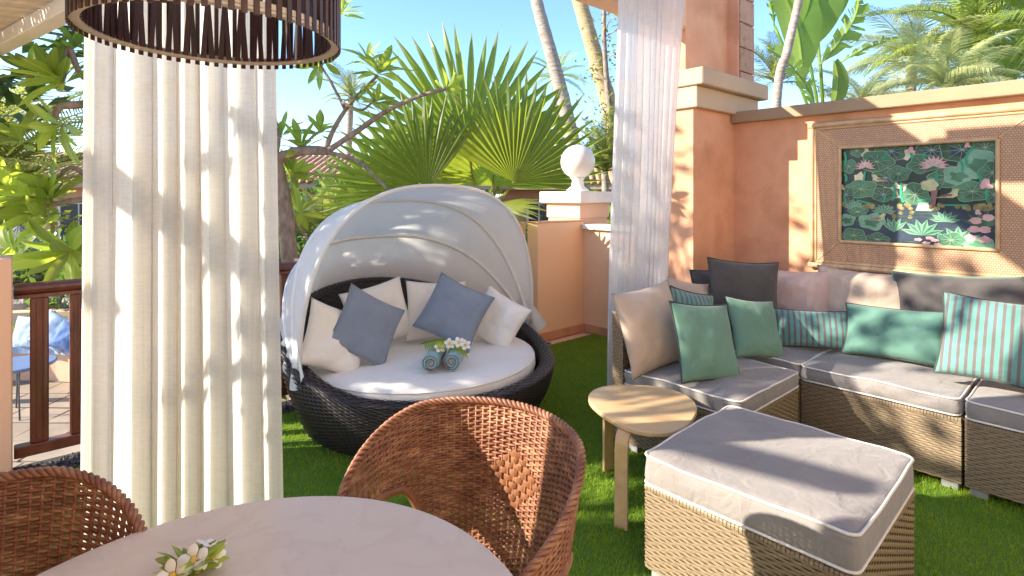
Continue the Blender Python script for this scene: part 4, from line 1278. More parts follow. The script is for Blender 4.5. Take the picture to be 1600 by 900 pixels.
for (a_, b_) in (((b0, b0), (FW - b0, b0)), ((b0, FH - b0), (FW - b0, FH - b0)), ((b0, b0), (b0, FH - b0)), ((FW - b0, b0), (FW - b0, FH - b0))):
    bamboo(FP(*a_, 0.030), FP(*b_, 0.030), 0.009, 6, 'bamboo_strip')
for (a_, b_) in (((ix0, iz0), (ix1, iz0)), ((ix0, iz1), (ix1, iz1)), ((ix0, iz0), (ix0, iz1)), ((ix1, iz0), (ix1, iz1))):
    bamboo(FP(*a_, 0.034), FP(*b_, 0.034), 0.012, 6, 'inner_strip')
for (a_, b_) in (((b0, b0), (ix0, iz0)), ((FW - b0, b0), (ix1, iz0)), ((b0, FH - b0), (ix0, iz1)), ((FW - b0, FH - b0), (ix1, iz1))):
    bamboo(FP(*a_, 0.030), FP(*b_, 0.030), 0.005, 3, 'mitre_strip')
def flat_mat(name, c1, c2, rough=0.5, scale=8):
    return noisy(name, c1, c2, scale, rough=rough)
canvas = fpoly(MB(), [(ix0, iz0), (ix1, iz0), (ix1, iz1), (ix0, iz1)], 0.004, 0.010).build('canvas', flat_mat('pond_dark', (0.008, 0.022, 0.022), (0.018, 0.05, 0.04), 0.35, 9), FR)
PW, PH = ix1 - ix0, iz1 - iz0
def CP(x, y): return (ix0 + x * PW, iz1 - y * PH)      # x, y in 0..1, y down
pm = {k: flat_mat('paint_' + k, a_, b_, 0.4, s) for k, a_, b_, s in (
    ('pad', (0.025, 0.09, 0.05), (0.08, 0.23, 0.13), 7), ('pad_light', (0.10, 0.26, 0.17), (0.22, 0.42, 0.30), 7), ('pad_deep', (0.02, 0.06, 0.035), (0.06, 0.15, 0.07), 7),
    ('rim', (0.20, 0.36, 0.25), (0.30, 0.46, 0.33), 9), ('stem', (0.01, 0.26, 0.14), (0.02, 0.34, 0.20), 9),
    ('pink', (0.50, 0.28, 0.30), (0.66, 0.42, 0.42), 25), ('pale', (0.60, 0.54, 0.34), (0.68, 0.64, 0.50), 9), ('water', (0.012, 0.022, 0.045), (0.03, 0.05, 0.09), 14),
    ('stone', (0.12, 0.11, 0.03), (0.30, 0.26, 0.10), 30), ('bird', (0.34, 0.40, 0.16), (0.56, 0.54, 0.36), 25), ('plum', (0.16, 0.07, 0.08), (0.28, 0.14, 0.14), 20))}
layer = [0.0102]
def nextd(step=0.00003):
    layer[0] += step; return layer[0]
clampx = lambda x: min(0.998, max(0.002, x))
def art(name, pts, mat, parent=None, th=0.0012):
    d = nextd()
    pts = [CP(clampx(x), clampx(y)) for x, y in pts]
    return fpoly(MB(), pts, d - 0.0004, d).build(name, pm[mat], parent or canvas)
def blob(cx, cy, rx, ry, seed, wav=0.10, n=26, rot=0):
    out = []
    for k in range(n):
        a_ = 2 * PI * k / n
        r_ = 1 + wav * math.sin(a_ * 5 + seed) + wav * 0.6 * math.sin(a_ * 3 + seed * 2.3)
        x, y = rx * r_ * math.cos(a_), ry * r_ * math.sin(a_)
        out.append((cx + x * math.cos(rot) - y * math.sin(rot), cy + x * math.sin(rot) + y * math.cos(rot)))
    return out
ar = random.Random(4)
# warm ground peeping between leaves
for (x, y, w, h) in ((0.45, 0.10, 0.06, 0.05), (0.18, 0.06, 0.03, 0.06), (0.14, 0.32, 0.04, 0.05), (0.36, 0.42, 0.06, 0.05), (0.47, 0.48, 0.05, 0.09), (0.68, 0.03, 0.06, 0.04), (0.38, 0.5, 0.03, 0.05), (0.80, 0.27, 0.03, 0.04)):
    art('warm_patch', blob(x, y, w, h, ar.random() * 6, 0.2, 14), 'pale')
def pad(cx, cy, rx, ry, kind='pad', veins=9):
    s = ar.random() * 6
    art('lily_pad', blob(cx, cy, rx * 1.035, ry * 1.05, s), 'rim')
    art('lily_pad', blob(cx, cy, rx, ry, s), kind)
    art('lily_pad', blob(cx, cy + ry * 0.12, rx * 0.55, ry * 0.5, s, 0.2), {'pad': 'pad_deep', 'pad_light': 'pad', 'pad_deep': 'water'}[kind])
    for k in range(veins):
        a_ = 2 * PI * k / veins + s; w = 0.0018
        x1, y1 = cx + rx * 0.86 * math.cos(a_), cy + ry * 0.86 * math.sin(a_)
        nx_, ny_ = -math.sin(a_) * w, math.cos(a_) * w * 1.3
        art('vein', [(cx - nx_, cy - ny_), (x1 - nx_ * 0.3, y1 - ny_ * 0.3), (x1 + nx_ * 0.3, y1 + ny_ * 0.3), (cx + nx_, cy + ny_)], 'rim' if kind != 'pad_light' else 'pad')
for p in ((0.36, 0.06, 0.10, 0.10, 'pad_deep'), (0.12, 0.04, 0.05, 0.06, 'pad'), (0.62, 0.07, 0.10, 0.09, 'pad_deep'), (0.80, 0.08, 0.13, 0.12, 'pad_deep'),
          (0.93, 0.07, 0.07, 0.09, 'pad'), (0.26, 0.16, 0.11, 0.11, 'pad'), (0.06, 0.20, 0.06, 0.07, 'pad'), (0.56, 0.20, 0.09, 0.09, 'pad'), (0.89, 0.22, 0.10, 0.13, 'pad_light'),
          (0.97, 0.30, 0.07, 0.10, 'pad'), (0.73, 0.33, 0.12, 0.10, 'pad'), (0.78, 0.32, 0.09, 0.09, 'pad_light'), (0.32, 0.33, 0.09, 0.09, 'pad_deep'), (0.41, 0.29, 0.075, 0.075, 'pad'),
          (0.15, 0.44, 0.11, 0.09, 'pad'), (0.04, 0.50, 0.06, 0.08, 'pad_deep'), (0.52, 0.50, 0.09, 0.11, 'pad'), (0.31, 0.50, 0.08, 0.07, 'pad_deep'), (0.86, 0.47, 0.11, 0.09, 'pad'),
          (0.63, 0.40, 0.06, 0.06, 'pad'), (0.98, 0.50, 0.05, 0.08, 'pad')):
    pad(*p)
# stems
def stem(x0, y0, x1, y1, bend=0.02, w=0.008, mat='stem'):
    L = []; Rr = []
    for i in range(9):
        f = i / 8; x = x0 + (x1 - x0) * f + bend * math.sin(PI * f); y = y0 + (y1 - y0) * f
        dx, dy = x1 - x0 + bend * PI * math.cos(PI * f), (y1 - y0); q = math.hypot(dx, dy) or 1
        L.append((x - dy / q * w, y + dx / q * w)); Rr.append((x + dy / q * w, y - dx / q * w))
    art('stem', L + Rr[::-1], mat)
for s in ((0.03, 0.05, 0.03, 0.20, 0.01), (0.33, 0.06, 0.30, 0.14, 0.01), (0.18, 0.26, 0.17, 0.36, 0.0), (0.49, 0.08, 0.50, 0.15, 0.0), (0.58, 0.09, 0.57, 0.14, 0.0), (0.65, 0.28, 0.65, 0.40, 0.0),
          (0.87, 0.05, 0.84, 0.25, -0.03), (0.79, 0.18, 0.80, 0.28, 0.01), (0.89, 0.30, 0.90, 0.40, 0.01), (0.94, 0.46, 0.94, 0.54, 0.0), (0.03, 0.28, 0.04, 0.36, 0.01), (0.38, 0.40, 0.37, 0.56, 0.01),
          (0.43, 0.38, 0.44, 0.58, -0.01), (0.12, 0.56, 0.24, 0.60, 0.0), (0.53, 0.56, 0.70, 0.52, 0.0), (0.02, 0.50, 0.03, 0.60, 0.01), (0.32, 0.50, 0.31, 0.58, 0.0), (0.70, 0.60, 0.84, 0.60, 0.0)):
    stem(*s)
# pond and stones
art('water', [(0, 0.60), (0.25, 0.62), (0.5, 0.60), (0.75, 0.62), (1, 0.60), (1, 1), (0, 1)], 'water')
for k in range(70):
    x = ar.random()
    if 0.50 < x < 0.60: continue
    art('stone', blob(x, 0.615 + ar.uniform(-0.02, 0.03) + (0.08 if 0.36 < x < 0.5 and ar.random() < 0.4 else 0), 0.016, 0.018, ar.random() * 6, 0.06, 9), 'stone')
for k in range(9):
    y = 0.68 + 0.035 * k; x = ar.uniform(0.2, 0.6)
    art('ripple', [(x, y), (x + 0.3, y + 0.004), (x + 0.3, y + 0.010), (x, y + 0.007)], 'pad_deep')
art('waterfall', [(0.54, 0.58), (0.60, 0.58), (0.62, 0.66), (0.52, 0.66)], 'rim')
def tuft(cx, cy, n, L, spread, mat='pad_light', w=0.018):
    for k in range(n):
        a_ = -PI / 2 + spread * (k / (n - 1) - 0.5)
        x1, y1 = cx + L * math.cos(a_), cy + L * math.sin(a_) * 1.1
        xm, ym = cx + L * 0.5 * math.cos(a_ * 1.0) , cy + L * 0.62 * math.sin(a_)
        nx_, ny_ = -math.sin(a_) * w, math.cos(a_) * w
        art('blade', [(cx, cy), (xm - nx_, ym - ny_), (x1, y1), (xm + nx_, ym + ny_)], mat)
        art('blade', [(cx, cy), (xm - nx_ * 0.35, ym - ny_ * 0.35), (x1, y1), (xm + nx_ * 0.35, ym + ny_ * 0.35)], 'pad')
for q in ((0.31, 0.69, 7, 0.09, 2.6), (0.70, 0.76, 7, 0.10, 2.7), (0.56, 0.90, 6, 0.15, 2.4, 'pad_light', 0.026), (0.38, 0.88, 5, 0.14, 1.4), (0.10, 0.64, 7, 0.08, 2.8), (0.92, 0.80, 6, 0.14, 2.2, 'pad'), (0.20, 0.80, 6, 0.10, 2.5, 'pad'), (0.78, 0.97, 5, 0.16, 1.9, 'pad_light', 0.03)):
    tuft(*q)
for p in ((0.05, 0.77, 0.06, 0.06, 'pad_light'), (0.13, 0.68, 0.07, 0.05, 'pad'), (0.23, 0.78, 0.09, 0.08, 'pad_light'), (0.10, 0.93, 0.09, 0.07, 'pad'), (0.27, 0.96, 0.08, 0.06, 'pad_deep'), (0.90, 0.95, 0.09, 0.06, 'pad_light'), (0.74, 0.93, 0.08, 0.07, 'pad')):
    pad(*p)
def lotus(cx, cy, s, n=9, up=True):
    for k in range(n):
        a_ = -PI / 2 + 3.6 * (k / (n - 1) - 0.5); x1, y1 = cx + s * math.cos(a_), cy + s * math.sin(a_) * 1.1
        xm, ym = (cx + x1) / 2, (cy + y1) / 2; w = s * 0.15
        nx_, ny_ = -math.sin(a_) * w, math.cos(a_) * w
        art('lotus_petal', [(cx, cy), (xm - nx_, ym - ny_), (x1, y1), (xm + nx_, ym + ny_)], 'pink')
    for k in range(n - 3):
        a_ = -PI / 2 + 2.4 * (k / (n - 4) - 0.5); L = s * 0.62
        x1, y1 = cx + L * math.cos(a_), cy + L * math.sin(a_); xm, ym = (cx + x1) / 2, (cy + y1) / 2; w = s * 0.11
        nx_, ny_ = -math.sin(a_) * w, math.cos(a_) * w
        art('lotus_petal', [(cx, cy), (xm - nx_, ym - ny_), (x1, y1), (xm + nx_, ym + ny_)], 'rim' if k % 3 == 1 else 'pink')
lotus(0.185, 0.215, 0.075); lotus(0.635, 0.225, 0.095, 11)
for (x, y, s) in ((0.49, 0.06, 0.035), (0.83, 0.04, 0.025), (0.93, 0.40, 0.05), (0.89, 0.66, 0.025), (0.01, 0.42, 0.03)):
    art('lotus_bud', blob(x, y, s * 0.5, s, 1.0, 0.08, 12, 0.3), 'pink'); art('lotus_bud', blob(x + s * 0.4, y + s * 0.5, s * 0.6, s * 0.4, 2.0, 0.08, 12, 0.4), 'pink')
for (x, y) in ((0.87, 0.82), (0.93, 0.82), (0.85, 0.90), (0.93, 0.91), (0.95, 0.71), (0.88, 0.74)):
    art('pink_flower', blob(x, y, 0.036, 0.032, ar.random() * 6, 0.12, 12), 'pink')
for (x, y) in ((0.54, 0.94), (0.59, 0.97), (0.64, 0.94), (0.66, 0.98), (0.61, 0.92)):
    art('pale_flower', blob(x, y, 0.026, 0.016, ar.random() * 6, 0.15, 10), 'pink')
def bird(x, y, s, flip=1):
    art('painted_bird', [(x + flip * a_ * s, y + b_ * s) for a_, b_ in ((-1.4, 0.5), (-0.6, 0.1), (0.1, -0.3), (0.35, -0.85), (0.7, -1.0), (1.0, -0.75), (0.8, -0.4), (0.8, 0.2), (0.3, 0.55), (-0.4, 0.5))], 'bird')
    art('painted_bird', [(x + flip * a_ * s, y + b_ * s) for a_, b_ in ((-1.3, 0.45), (-0.3, -0.1), (0.3, -0.1), (0.2, 0.25), (-0.4, 0.35))], 'plum')
bird(0.73, 0.50, 0.06); bird(0.28, 0.34, 0.05, -1); bird(0.28, 0.74, 0.05, 1)
art('painted_heron', blob(0.61, 0.41, 0.055, 0.06, 2, 0.12, 16), 'bird'); art('painted_heron', [(0.62, 0.46), (0.66, 0.46), (0.645, 0.60), (0.60, 0.64), (0.62, 0.55)], 'plum')

# ------------------------------------------------------------------ vegetation builders
def leaf_mesh(name, L, W, mat, n=8, fold=0.18, droop=0.25, tip=0.85, wmax=0.62):
    """obovate leaf: base at the origin, runs along +y, upper face +z"""
    vs = []
    for i in range(n + 1):
        f = i / n
        w = (W / 2) * (math.sin(PI * min(1, f ** (1.0 / wmax * 0.75))) ** 0.8 if 0 < f < 1 else 0.03)
        z = -droop * L * f * f
        for s in (-1, -0.5, 0, 0.5, 1):
            vs.append((s * w, f * L, z + fold * w * abs(s) * 1.0 + (0.006 * L * math.sin(f * 40) * abs(s))))
    fs = [(i * 5 + k, i * 5 + k + 1, i * 5 + k + 6, i * 5 + k + 5) for i in range(n) for k in range(4)]
    mb = MB().add(vs, fs)
    # midrib
    mb.add([(-0.012 * L, 0, 0.003), (0.012 * L, 0, 0.003), (0.003 * L, L * 0.95, -droop * L * 0.9 + 0.003), (-0.003 * L, L * 0.95, -droop * L * 0.9 + 0.003), (0.008 * L, L * 0.5, -droop * L * 0.25 + 0.003), (-0.008 * L, L * 0.5, -droop * L * 0.25 + 0.003)],
           [(0, 1, 4, 5), (5, 4, 2, 3)])
    return mb.mesh(name, mat, True)

def smooth_path(pts, k=4):
    pts = [Vector(p) for p in pts]
    if len(pts) < 3: return pts
    out = []
    for i in range(len(pts) - 1):
        p0 = pts[max(0, i - 1)]; p1 = pts[i]; p2 = pts[i + 1]; p3 = pts[min(len(pts) - 1, i + 2)]
        for j in range(k):
            t_ = j / k
            out.append(0.5 * ((2 * p1) + (p2 - p0) * t_ + (2 * p0 - 5 * p1 + 4 * p2 - p3) * t_ ** 2 + (3 * p1 - p0 - 3 * p2 + p3) * t_ ** 3))
    out.append(pts[-1]); return out

# plumeria tree beyond the railing: branches given as (px, py, depth) seen from the terrace
PLM = [leaf_mesh('leaf', L, W, M['plumeria'], droop=d) for (L, W, d) in ((0.34, 0.092, 0.25), (0.28, 0.080, 0.12), (0.30, 0.076, 0.4), (0.31, 0.084, 0.05))]
def plumeria(label, base, paths, clusters, seed, group=None, leaf_s=1.0, count=13):
    rg = random.Random(seed)
    t = thing('plumeria_tree', label, 'tree', base, 0, group)
    B = Vector(base)
    for (pts, r0, r1) in paths:
        w = [at(*p) - B if len(p) == 3 else Vector(p[:3]) - B for p in pts]
        sp = smooth_path(w, 5); m = len(sp)
        rad = [(r0 + (r1 - r0) * i / (m - 1)) * (1 + 0.08 * rg.uniform(-1, 1)) for i in range(m)]
        nm = 'trunk' if r0 > 0.05 else 'branch'
        MB().tube(sp, rad, 9).build(nm, M['bark'], t, smooth=True)
    for (px, py, Y, dx, dy, dz, k, s) in clusters:
        c = at(px, py, Y) - B; ax = Vector((dx, dy, dz)).normalized()
        e1 = ax.cross(Vector((0.2, 0.3, 1))).normalized() if abs(ax.z) < 0.95 else Vector((1, 0, 0)); e2 = ax.cross(e1).normalized()
        k = int(k * 1.25)
        for q in range(k):
            a_ = q * 2.4 + rg.uniform(-0.3, 0.3); el = R(5 + 62 * (q / k)) + rg.uniform(-0.15, 0.15)
            d = (e1 * math.cos(a_) + e2 * math.sin(a_)) * math.cos(el) + ax * math.sin(el)
            p = c - ax * 0.06 + ax * 0.05 * (q / k)
            inst(rg.choice(PLM), 'leaf', t, aim(p, d, ax, roll=rg.uniform(-0.5, 0.5), s=s * leaf_s * rg.uniform(0.75, 1.1)))
    return t
base = Vector((-1.93, 4.75, -1.03))
plumeria('grey-barked plumeria tree with large glossy leaves behind the railing', base,
    [([(470, 640, 4.8), (462, 480, 4.75), (452, 400, 4.72), (444, 310, 4.7), (428, 248, 4.65)], 0.085, 0.055),
     ([(430, 250, 4.65), (470, 236, 4.6), (512, 236, 4.55)], 0.050, 0.036),
     ([(512, 236, 4.55), (558, 205, 4.5), (600, 176, 4.4), (650, 152, 4.3), (700, 138, 4.25)], 0.026, 0.013),
     ([(508, 238, 4.55), (520, 205, 4.55), (545, 165, 4.5), (590, 118, 4.4)], 0.024, 0.012),
     ([(540, 172, 4.5), (518, 130, 4.55), (500, 100, 4.6)], 0.014, 0.009),
     ([(535, 160, 4.5), (565, 172, 4.45), (585, 155, 4.4)], 0.013, 0.008),
     ([(512, 238, 4.55), (556, 250, 4.45), (585, 275, 4.3), (606, 296, 4.2)], 0.019, 0.009),
     ([(428, 248, 4.65), (380, 190, 4.5), (300, 130, 4.2), (200, 150, 3.9), (130, 163, 3.75), (92, 168, 3.7), (84, 198, 3.7)], 0.05, 0.018),
     ([(200, 150, 3.9), (130, 120, 3.8), (106, 70, 3.75), (98, 130, 3.75)], 0.024, 0.013),
     ([(440, 300, 4.7), (340, 330, 4.5), (220, 310, 4.2), (130, 312, 3.9), (72, 322, 3.75)], 0.036, 0.015),
     ([(220, 310, 4.2), (150, 285, 4.0), (110, 262, 3.9), (70, 300, 3.8)], 0.02, 0.012),
     ([(430, 250, 4.65), (436, 215, 4.7), (430, 185, 4.8)], 0.02, 0.012),
     ([(444, 330, 4.7), (462, 350, 4.8), (486, 380, 4.9)], 0.015, 0.010)],
    [(92, 120, 3.72, -0.2, -0.4, 0.5, 15, 1.05), (118, 70, 3.8, 0.3, 0.2, 0.9, 11, 0.8), (86, 200, 3.68, -0.5, -0.3, -0.3, 13, 0.9),
     (75, 300, 3.72, -0.3, -0.3, 0.9, 14, 1.0), (60, 335, 3.7, -0.6, -0.3, 0.3, 13, 1.0), (108, 395, 3.75, 0.1, -0.4, -0.2, 13, 1.1), (30, 215, 3.95, -0.4, 0, 0.6, 9, 0.8),
     (20, 300, 3.8, -0.5, -0.2, 0.5, 12, 1.0), (470, 225, 4.7, 0.1, -0.2, 1.0, 13, 0.85), (455, 270, 4.75, 0.2, -0.3, 0.3, 12, 0.85), (596, 108, 4.4, 0.4, -0.3, 0.8, 13, 0.8),
     (560, 150, 4.45, 0.3, -0.3, 0.9, 8, 0.7), (500, 98, 4.6, -0.2, -0.4, -0.1, 8, 0.85), (704, 134, 4.22, 0.8, -0.3, 0.3, 10, 0.62), (534, 14, 4.6, 0.2, -0.2, 0.9, 8, 0.75), (590, 155, 4.4, 0.5, -0.2, 0.6, 9, 0.6), (575, 90, 4.5, 0.1, -0.3, 0.9, 11, 0.75), (500, 200, 4.8, 0.2, -0.3, 0.9, 10, 0.75), (440, 205, 4.8, 0, -0.3, 1, 10, 0.75), (50, 110, 4.0, -0.2, -0.3, 0.8, 11, 0.95), (20, 395, 3.9, -0.2, -0.4, 0.3, 9, 0.9),
     (470, 330, 4.9, 0.1, -0.2, 0.2, 9, 0.8), (448, 430, 4.9, 0, -0.2, 0.2, 6, 0.7)], 8)
# fan palm
def fan_leaf(Rr, seg, spread, seed, mat):
    """fan blade in the local xy plane, hub at origin, main axis +y, facing +z"""
    rg = random.Random(seed); mb = MB()
    for k in range(seg):
        a_ = spread * ((k + 0.5) / seg - 0.5); da = spread / seg
        L = Rr * (0.80 + 0.20 * math.cos(a_ * 0.8)) * rg.uniform(0.93, 1.05)
        tw = rg.uniform(-0.02, 0.02)
        vs = []
        st = [(0.02, 1.0), (0.28, 1.0), (0.50, 1.0), (0.68, 0.86), (0.85, 0.50), (1.0, 0.02)]
        rl = rg.uniform(-0.5, 0.5)
        for i, (f, w) in enumerate(st):
            r_ = f * L; ww = 2 * math.tan(da / 2) * min(r_, 0.58 * L) * w
            an = a_ + tw * f
            c = Vector((math.sin(an) * r_, math.cos(an) * r_, 0.10 * r_ * abs(math.sin(a_)) - 0.16 * Rr * max(0, f - 0.55) ** 2 * rg.uniform(0.3, 2.4)))
            n_ = Vector((math.cos(an), -math.sin(an), 0))
            n2 = n_ + Vector((0, 0, rl * max(0, f - 0.4) * 1.6)); vs += [c - n2 * ww / 2, c + Vector((0, 0, 0.42 * ww)), c + n2 * ww / 2]
        mb.add(vs, [(i * 3 + j, i * 3 + j + 1, i * 3 + j + 4, i * 3 + j + 3) for i in range(5) for j in range(2)])
    return mb.mesh('fan_leaf', mat, False)
fb = Vector((-0.45, 7.1, -1.03))
t = thing('fan_palm', 'large fan palm with sunlit pleated leaves rising behind the daybed', 'palm', fb)
MB().tube(smooth_path([(0, 0, 0), (0.02, 0.05, 0.9), (0, 0.1, 1.7), (0.03, 0.1, 2.25)], 5), [0.15 - 0.002 * i for i in range(16)], 12).build('trunk', M['palm_bark'], t, smooth=True)
top = fb + Vector((0.03, 0.1, 2.2))
FL = [fan_leaf(1.0, 30, R(200), 1, M['fan_leaf']), fan_leaf(1.0, 26, R(165), 2, M['fan_leaf']), fan_leaf(1.0, 28, R(185), 3, M['fan_leaf'])]
def place_fan(hub, direction, face, s, k):
    hub = Vector(hub)
    y = Vector(direction).normalized(); z = Vector(face); z = (z - y * z.dot(y)).normalized(); x = y.cross(z)
    inst(FL[k % 3], 'fan_leaf', t, frame_m(hub - fb, x * s, y * s, z * s))
    mid = (top + hub) / 2 + Vector((0, 0.05, -0.05))
    MB().tube(smooth_path([top - fb - Vector((0, 0, 0.1)), mid - fb, hub - fb, hub - fb + y * 0.12 * s], 4), [0.022] * 5 + [0.016] * 5 + [0.010] * 3, 6).build('petiole', M['fan_leaf'], t, smooth=True)
place_fan(at(733, 238, 6.9), (-0.05, 0.10, 1), (0.25, -1, 0.25), 1.66, 0)
place_fan(at(803, 284, 6.75), (0.28, -0.05, 0.9), (0.35, -1, 0.2), 1.36, 1)
place_fan(at(668, 296, 6.3), (-0.72, -0.05, 0.55), (-0.1, -1, 0.35), 1.22, 2)
place_fan(at(700, 260, 7.3), (-0.45, 0.3, 0.9), (-0.3, -1, 0.1), 1.1, 0)
place_fan(at(800, 240, 7.4), (0.30, 0.3, 1), (0.4, -1, 0.1), 1.15, 1)
place_fan(at(690, 280, 7.3), (-0.25, 0, 0.9), (-0.4, -1, 0.2), 1.2, 1)
place_fan(at(770, 290, 7.2), (0.05, 0, 0.9), (0.5, -1, 0.15), 1.2, 2)
place_fan(at(620, 320, 6.8), (-0.35, 0.1, 0.8), (0.2, -1, 0.3), 1.1, 0)
place_fan(at(760, 320, 5.8), (0.1, -0.8, -0.35), (0, -0.5, 1), 0.7, 2)
place_fan(at(640, 330, 6.5), (-0.9, 0.1, 0.15), (-0.1, -1, 0.6), 1.1, 1)

# feather palms
def frond_mesh(L, nl, ll, mat, seed, droop=0.5, lw=0.02, hang=0.35, name='frond', vee=0.3):
    """arching frond from the origin along +y, bending to -z; leaflets on both sides"""
    rg = random.Random(seed); mb = MB()
    def C(f): return Vector((0, L * (f - 0.18 * droop * f * f), L * (0.28 * f - droop * f * f)))
    mb.tube([C(i / 8) for i in range(9)], [0.012 * L * (1 - 0.8 * i / 8) for i in range(9)], 5)
    for k in range(nl):
        f = 0.10 + 0.90 * k / nl
        c = C(f); d = (C(min(1, f + 0.02)) - C(f - 0.02)).normalized()
        l = ll * math.sin(PI * (0.12 + 0.82 * f)) ** 0.6
        for s in (-1, 1):
            q = rg.uniform(0.8, 1.15)
            out = (Vector((s, 0, vee)) * (0.9) + d * (0.45 + 0.5 * f) + Vector((rg.uniform(-.1, .1), 0, rg.uniform(-.12, .12)))).normalized()
            m_ = c + out * l * q * 0.5; e = c + out * l * q + Vector((0, 0, -hang * l * q))
            w = d * lw / 2
            mb.add([c - w * 0.5, c + w * 0.5, m_ + w, m_ - w, e], [(0, 1, 2, 3), (3, 2, 4)])
    return mb.mesh(name, mat, False)
def feather_palm(label, base, crown, fronds, mat_trunk, r0, r1, variants, seed, s=1.0, group=None, path=None, el=(-0.2, 1.2), name='palm_tree', azr=(0, 2 * PI)):
    rg = random.Random(seed); B = Vector(base); Cn = Vector(crown)
    t = thing(name, label, 'palm', B, 0, group)
    pts = [B, B + (Cn - B) * 0.5 + Vector((rg.uniform(-.1, .1), 0, 0)), Cn] if path is None else [B] + [Vector(p) for p in path] + [Cn]
    sp = smooth_path([p - B for p in pts], 10); m = len(sp)
    MB().tube(sp, [(r0 + (r1 - r0) * i / (m - 1)) * (1 + (0.05 if i % 2 else 0)) for i in range(m)], 10).build('trunk', mat_trunk, t, smooth=True)
    for k in range(fronds):
        a_ = azr[0] + (azr[1] - azr[0]) * (k * 0.618 % 1.0); e = el[0] + (el[1] - el[0]) * ((k + 0.5) / fronds)
        d = Vector((math.cos(a_) * math.cos(e), math.sin(a_) * math.cos(e), math.sin(e)))
        inst(rg.choice(variants), 'frond', t, aim(Cn - B, d, (0, 0, 1), roll=rg.uniform(-0.4, 0.4), s=s * rg.uniform(0.85, 1.1)))
    return t
FG = [frond_mesh(2.2, 60, 0.55, M['feather_green'], i, 0.45, 0.028) for i in range(3)]
FY = [frond_mesh(2.2, 46, 0.50, M['feather_yellow'], 10 + i, 0.5, 0.030, 0.3) for i in range(3)]
FPL = [frond_mesh(2.2, 64, 0.60, M['feather_pale'], 20 + i, 0.55, 0.024, 0.6) for i in range(3)]
GR = -1.03
def ground(px, Y): return Vector(((px - 800) / FPX * Y, Y, GR))
# tall bare trunks
def tall_palm(label, path, r0, r1, mat, fr, seed, grp=None):
    return feather_palm(label, path[0], path[-1], 16, mat, r0, r1, fr, seed, 1.0, grp, path[1:-1])
tall_palm('tall leaning palm trunk rising left of the globe lamp', [ground(960, 9.5), at(895, 222, 9.5), at(868, 110, 9.5), at(838, 0, 9.6), at(822, -90, 9.8), at(790, -330, 10)], 0.13, 0.085, M['palm_bark'], FG, 31)
tall_palm('golden ringed palm trunk just left of the white sheer curtain', [ground(1000, 11), at(958, 200, 11), at(936, 110, 11), at(905, 0, 11), at(880, -90, 11.2), at(850, -300, 11.5)], 0.17, 0.12, M['palm_bark_gold'], FG, 32)
tall_palm('slim palm trunk crossing in front of the banana leaves', [ground(1190, 7.5), at(1213, 166, 7.5), at(1230, 80, 7.5), at(1248, 0, 7.6), at(1262, -90, 7.8), at(1275, -330, 8)], 0.06, 0.045, M['palm_bark'], FG, 33)
# right hand side palms
GPR = 'feather palms beyond the picture wall'
feather_palm('bright feather palm with upright crown at the top right', ground(1525, 9.5), at(1525, 62, 9.5), 24, M['feather_yellow'], 0.13, 0.10, FG, 41, 1.0, GPR, el=(-0.5, 1.5))
feather_palm('feather palm at the far right edge above the wall', ground(1640, 9), at(1640, 40, 9), 20, M['palm_bark'], 0.12, 0.09, FG, 42, 0.9, GPR, el=(-0.5, 1.3))
feather_palm('pale drooping feather palm low behind the wall, left of the bright one', ground(1425, 10), at(1425, 100, 10), 20, M['palm_bark'], 0.11, 0.08, FPL, 43, 0.62, GPR, el=(-0.3, 1.3))
feather_palm('pale low palm fronds showing just above the wall cap', ground(1490, 8.2), at(1480, 140, 8.2), 18, M['palm_bark'], 0.10, 0.08, FPL, 44, 0.5, GPR, el=(-0.1, 1.2))
feather_palm('small pale palm beside the banana plant above the wall', ground(1350, 10), at(1350, 168, 10), 14, M['palm_bark'], 0.09, 0.07, FPL, 45, 0.42, GPR, el=(0.1, 1.3))
feather_palm('dense green palm low at the right edge above the wall', ground(1580, 11), at(1580, 120, 11), 22, M['palm_bark'], 0.10, 0.08, FG, 46, 0.8, GPR, el=(-0.2, 1.3))
# left palms
GPL = 'yellowish feather palms in the lower garden'
feather_palm('yellow-green feather palm with upright fronds at the left edge', ground(-60, 6.6), at(-40, 330, 6.6), 20, M['feather_yellow'], 0.08, 0.06, FY, 51, 0.95, GPL, el=(0.35, 1.45), azr=(-1.2, 1.8))
feather_palm('yellowish feather palm with arching fronds behind the plumeria trunk', ground(520, 7.2), at(505, 372, 7.2), 18, M['feather_yellow'], 0.07, 0.05, FY, 52, 0.42, GPL, el=(0.1, 1.4))
feather_palm('fine-leaved green palm seen between globe lamp and white curtain', ground(950, 9.8), at(945, 268, 9.8), 22, M['palm_bark'], 0.08, 0.06, FY, 53, 0.55, GPL, el=(0.0, 1.45))
feather_palm('far palm crown above the fan palm leaves', ground(868, 16), at(868, 122, 16), 16, M['palm_bark'], 0.10, 0.08, FG, 54, 0.5, GPL, el=(-0.4, 1.3))
feather_palm('far palm crown seen between the plumeria branches', ground(548, 15), at(548, 150, 15), 16, M['palm_bark'], 0.10, 0.08, FY, 55, 0.5, GPL, el=(-0.4, 1.3))

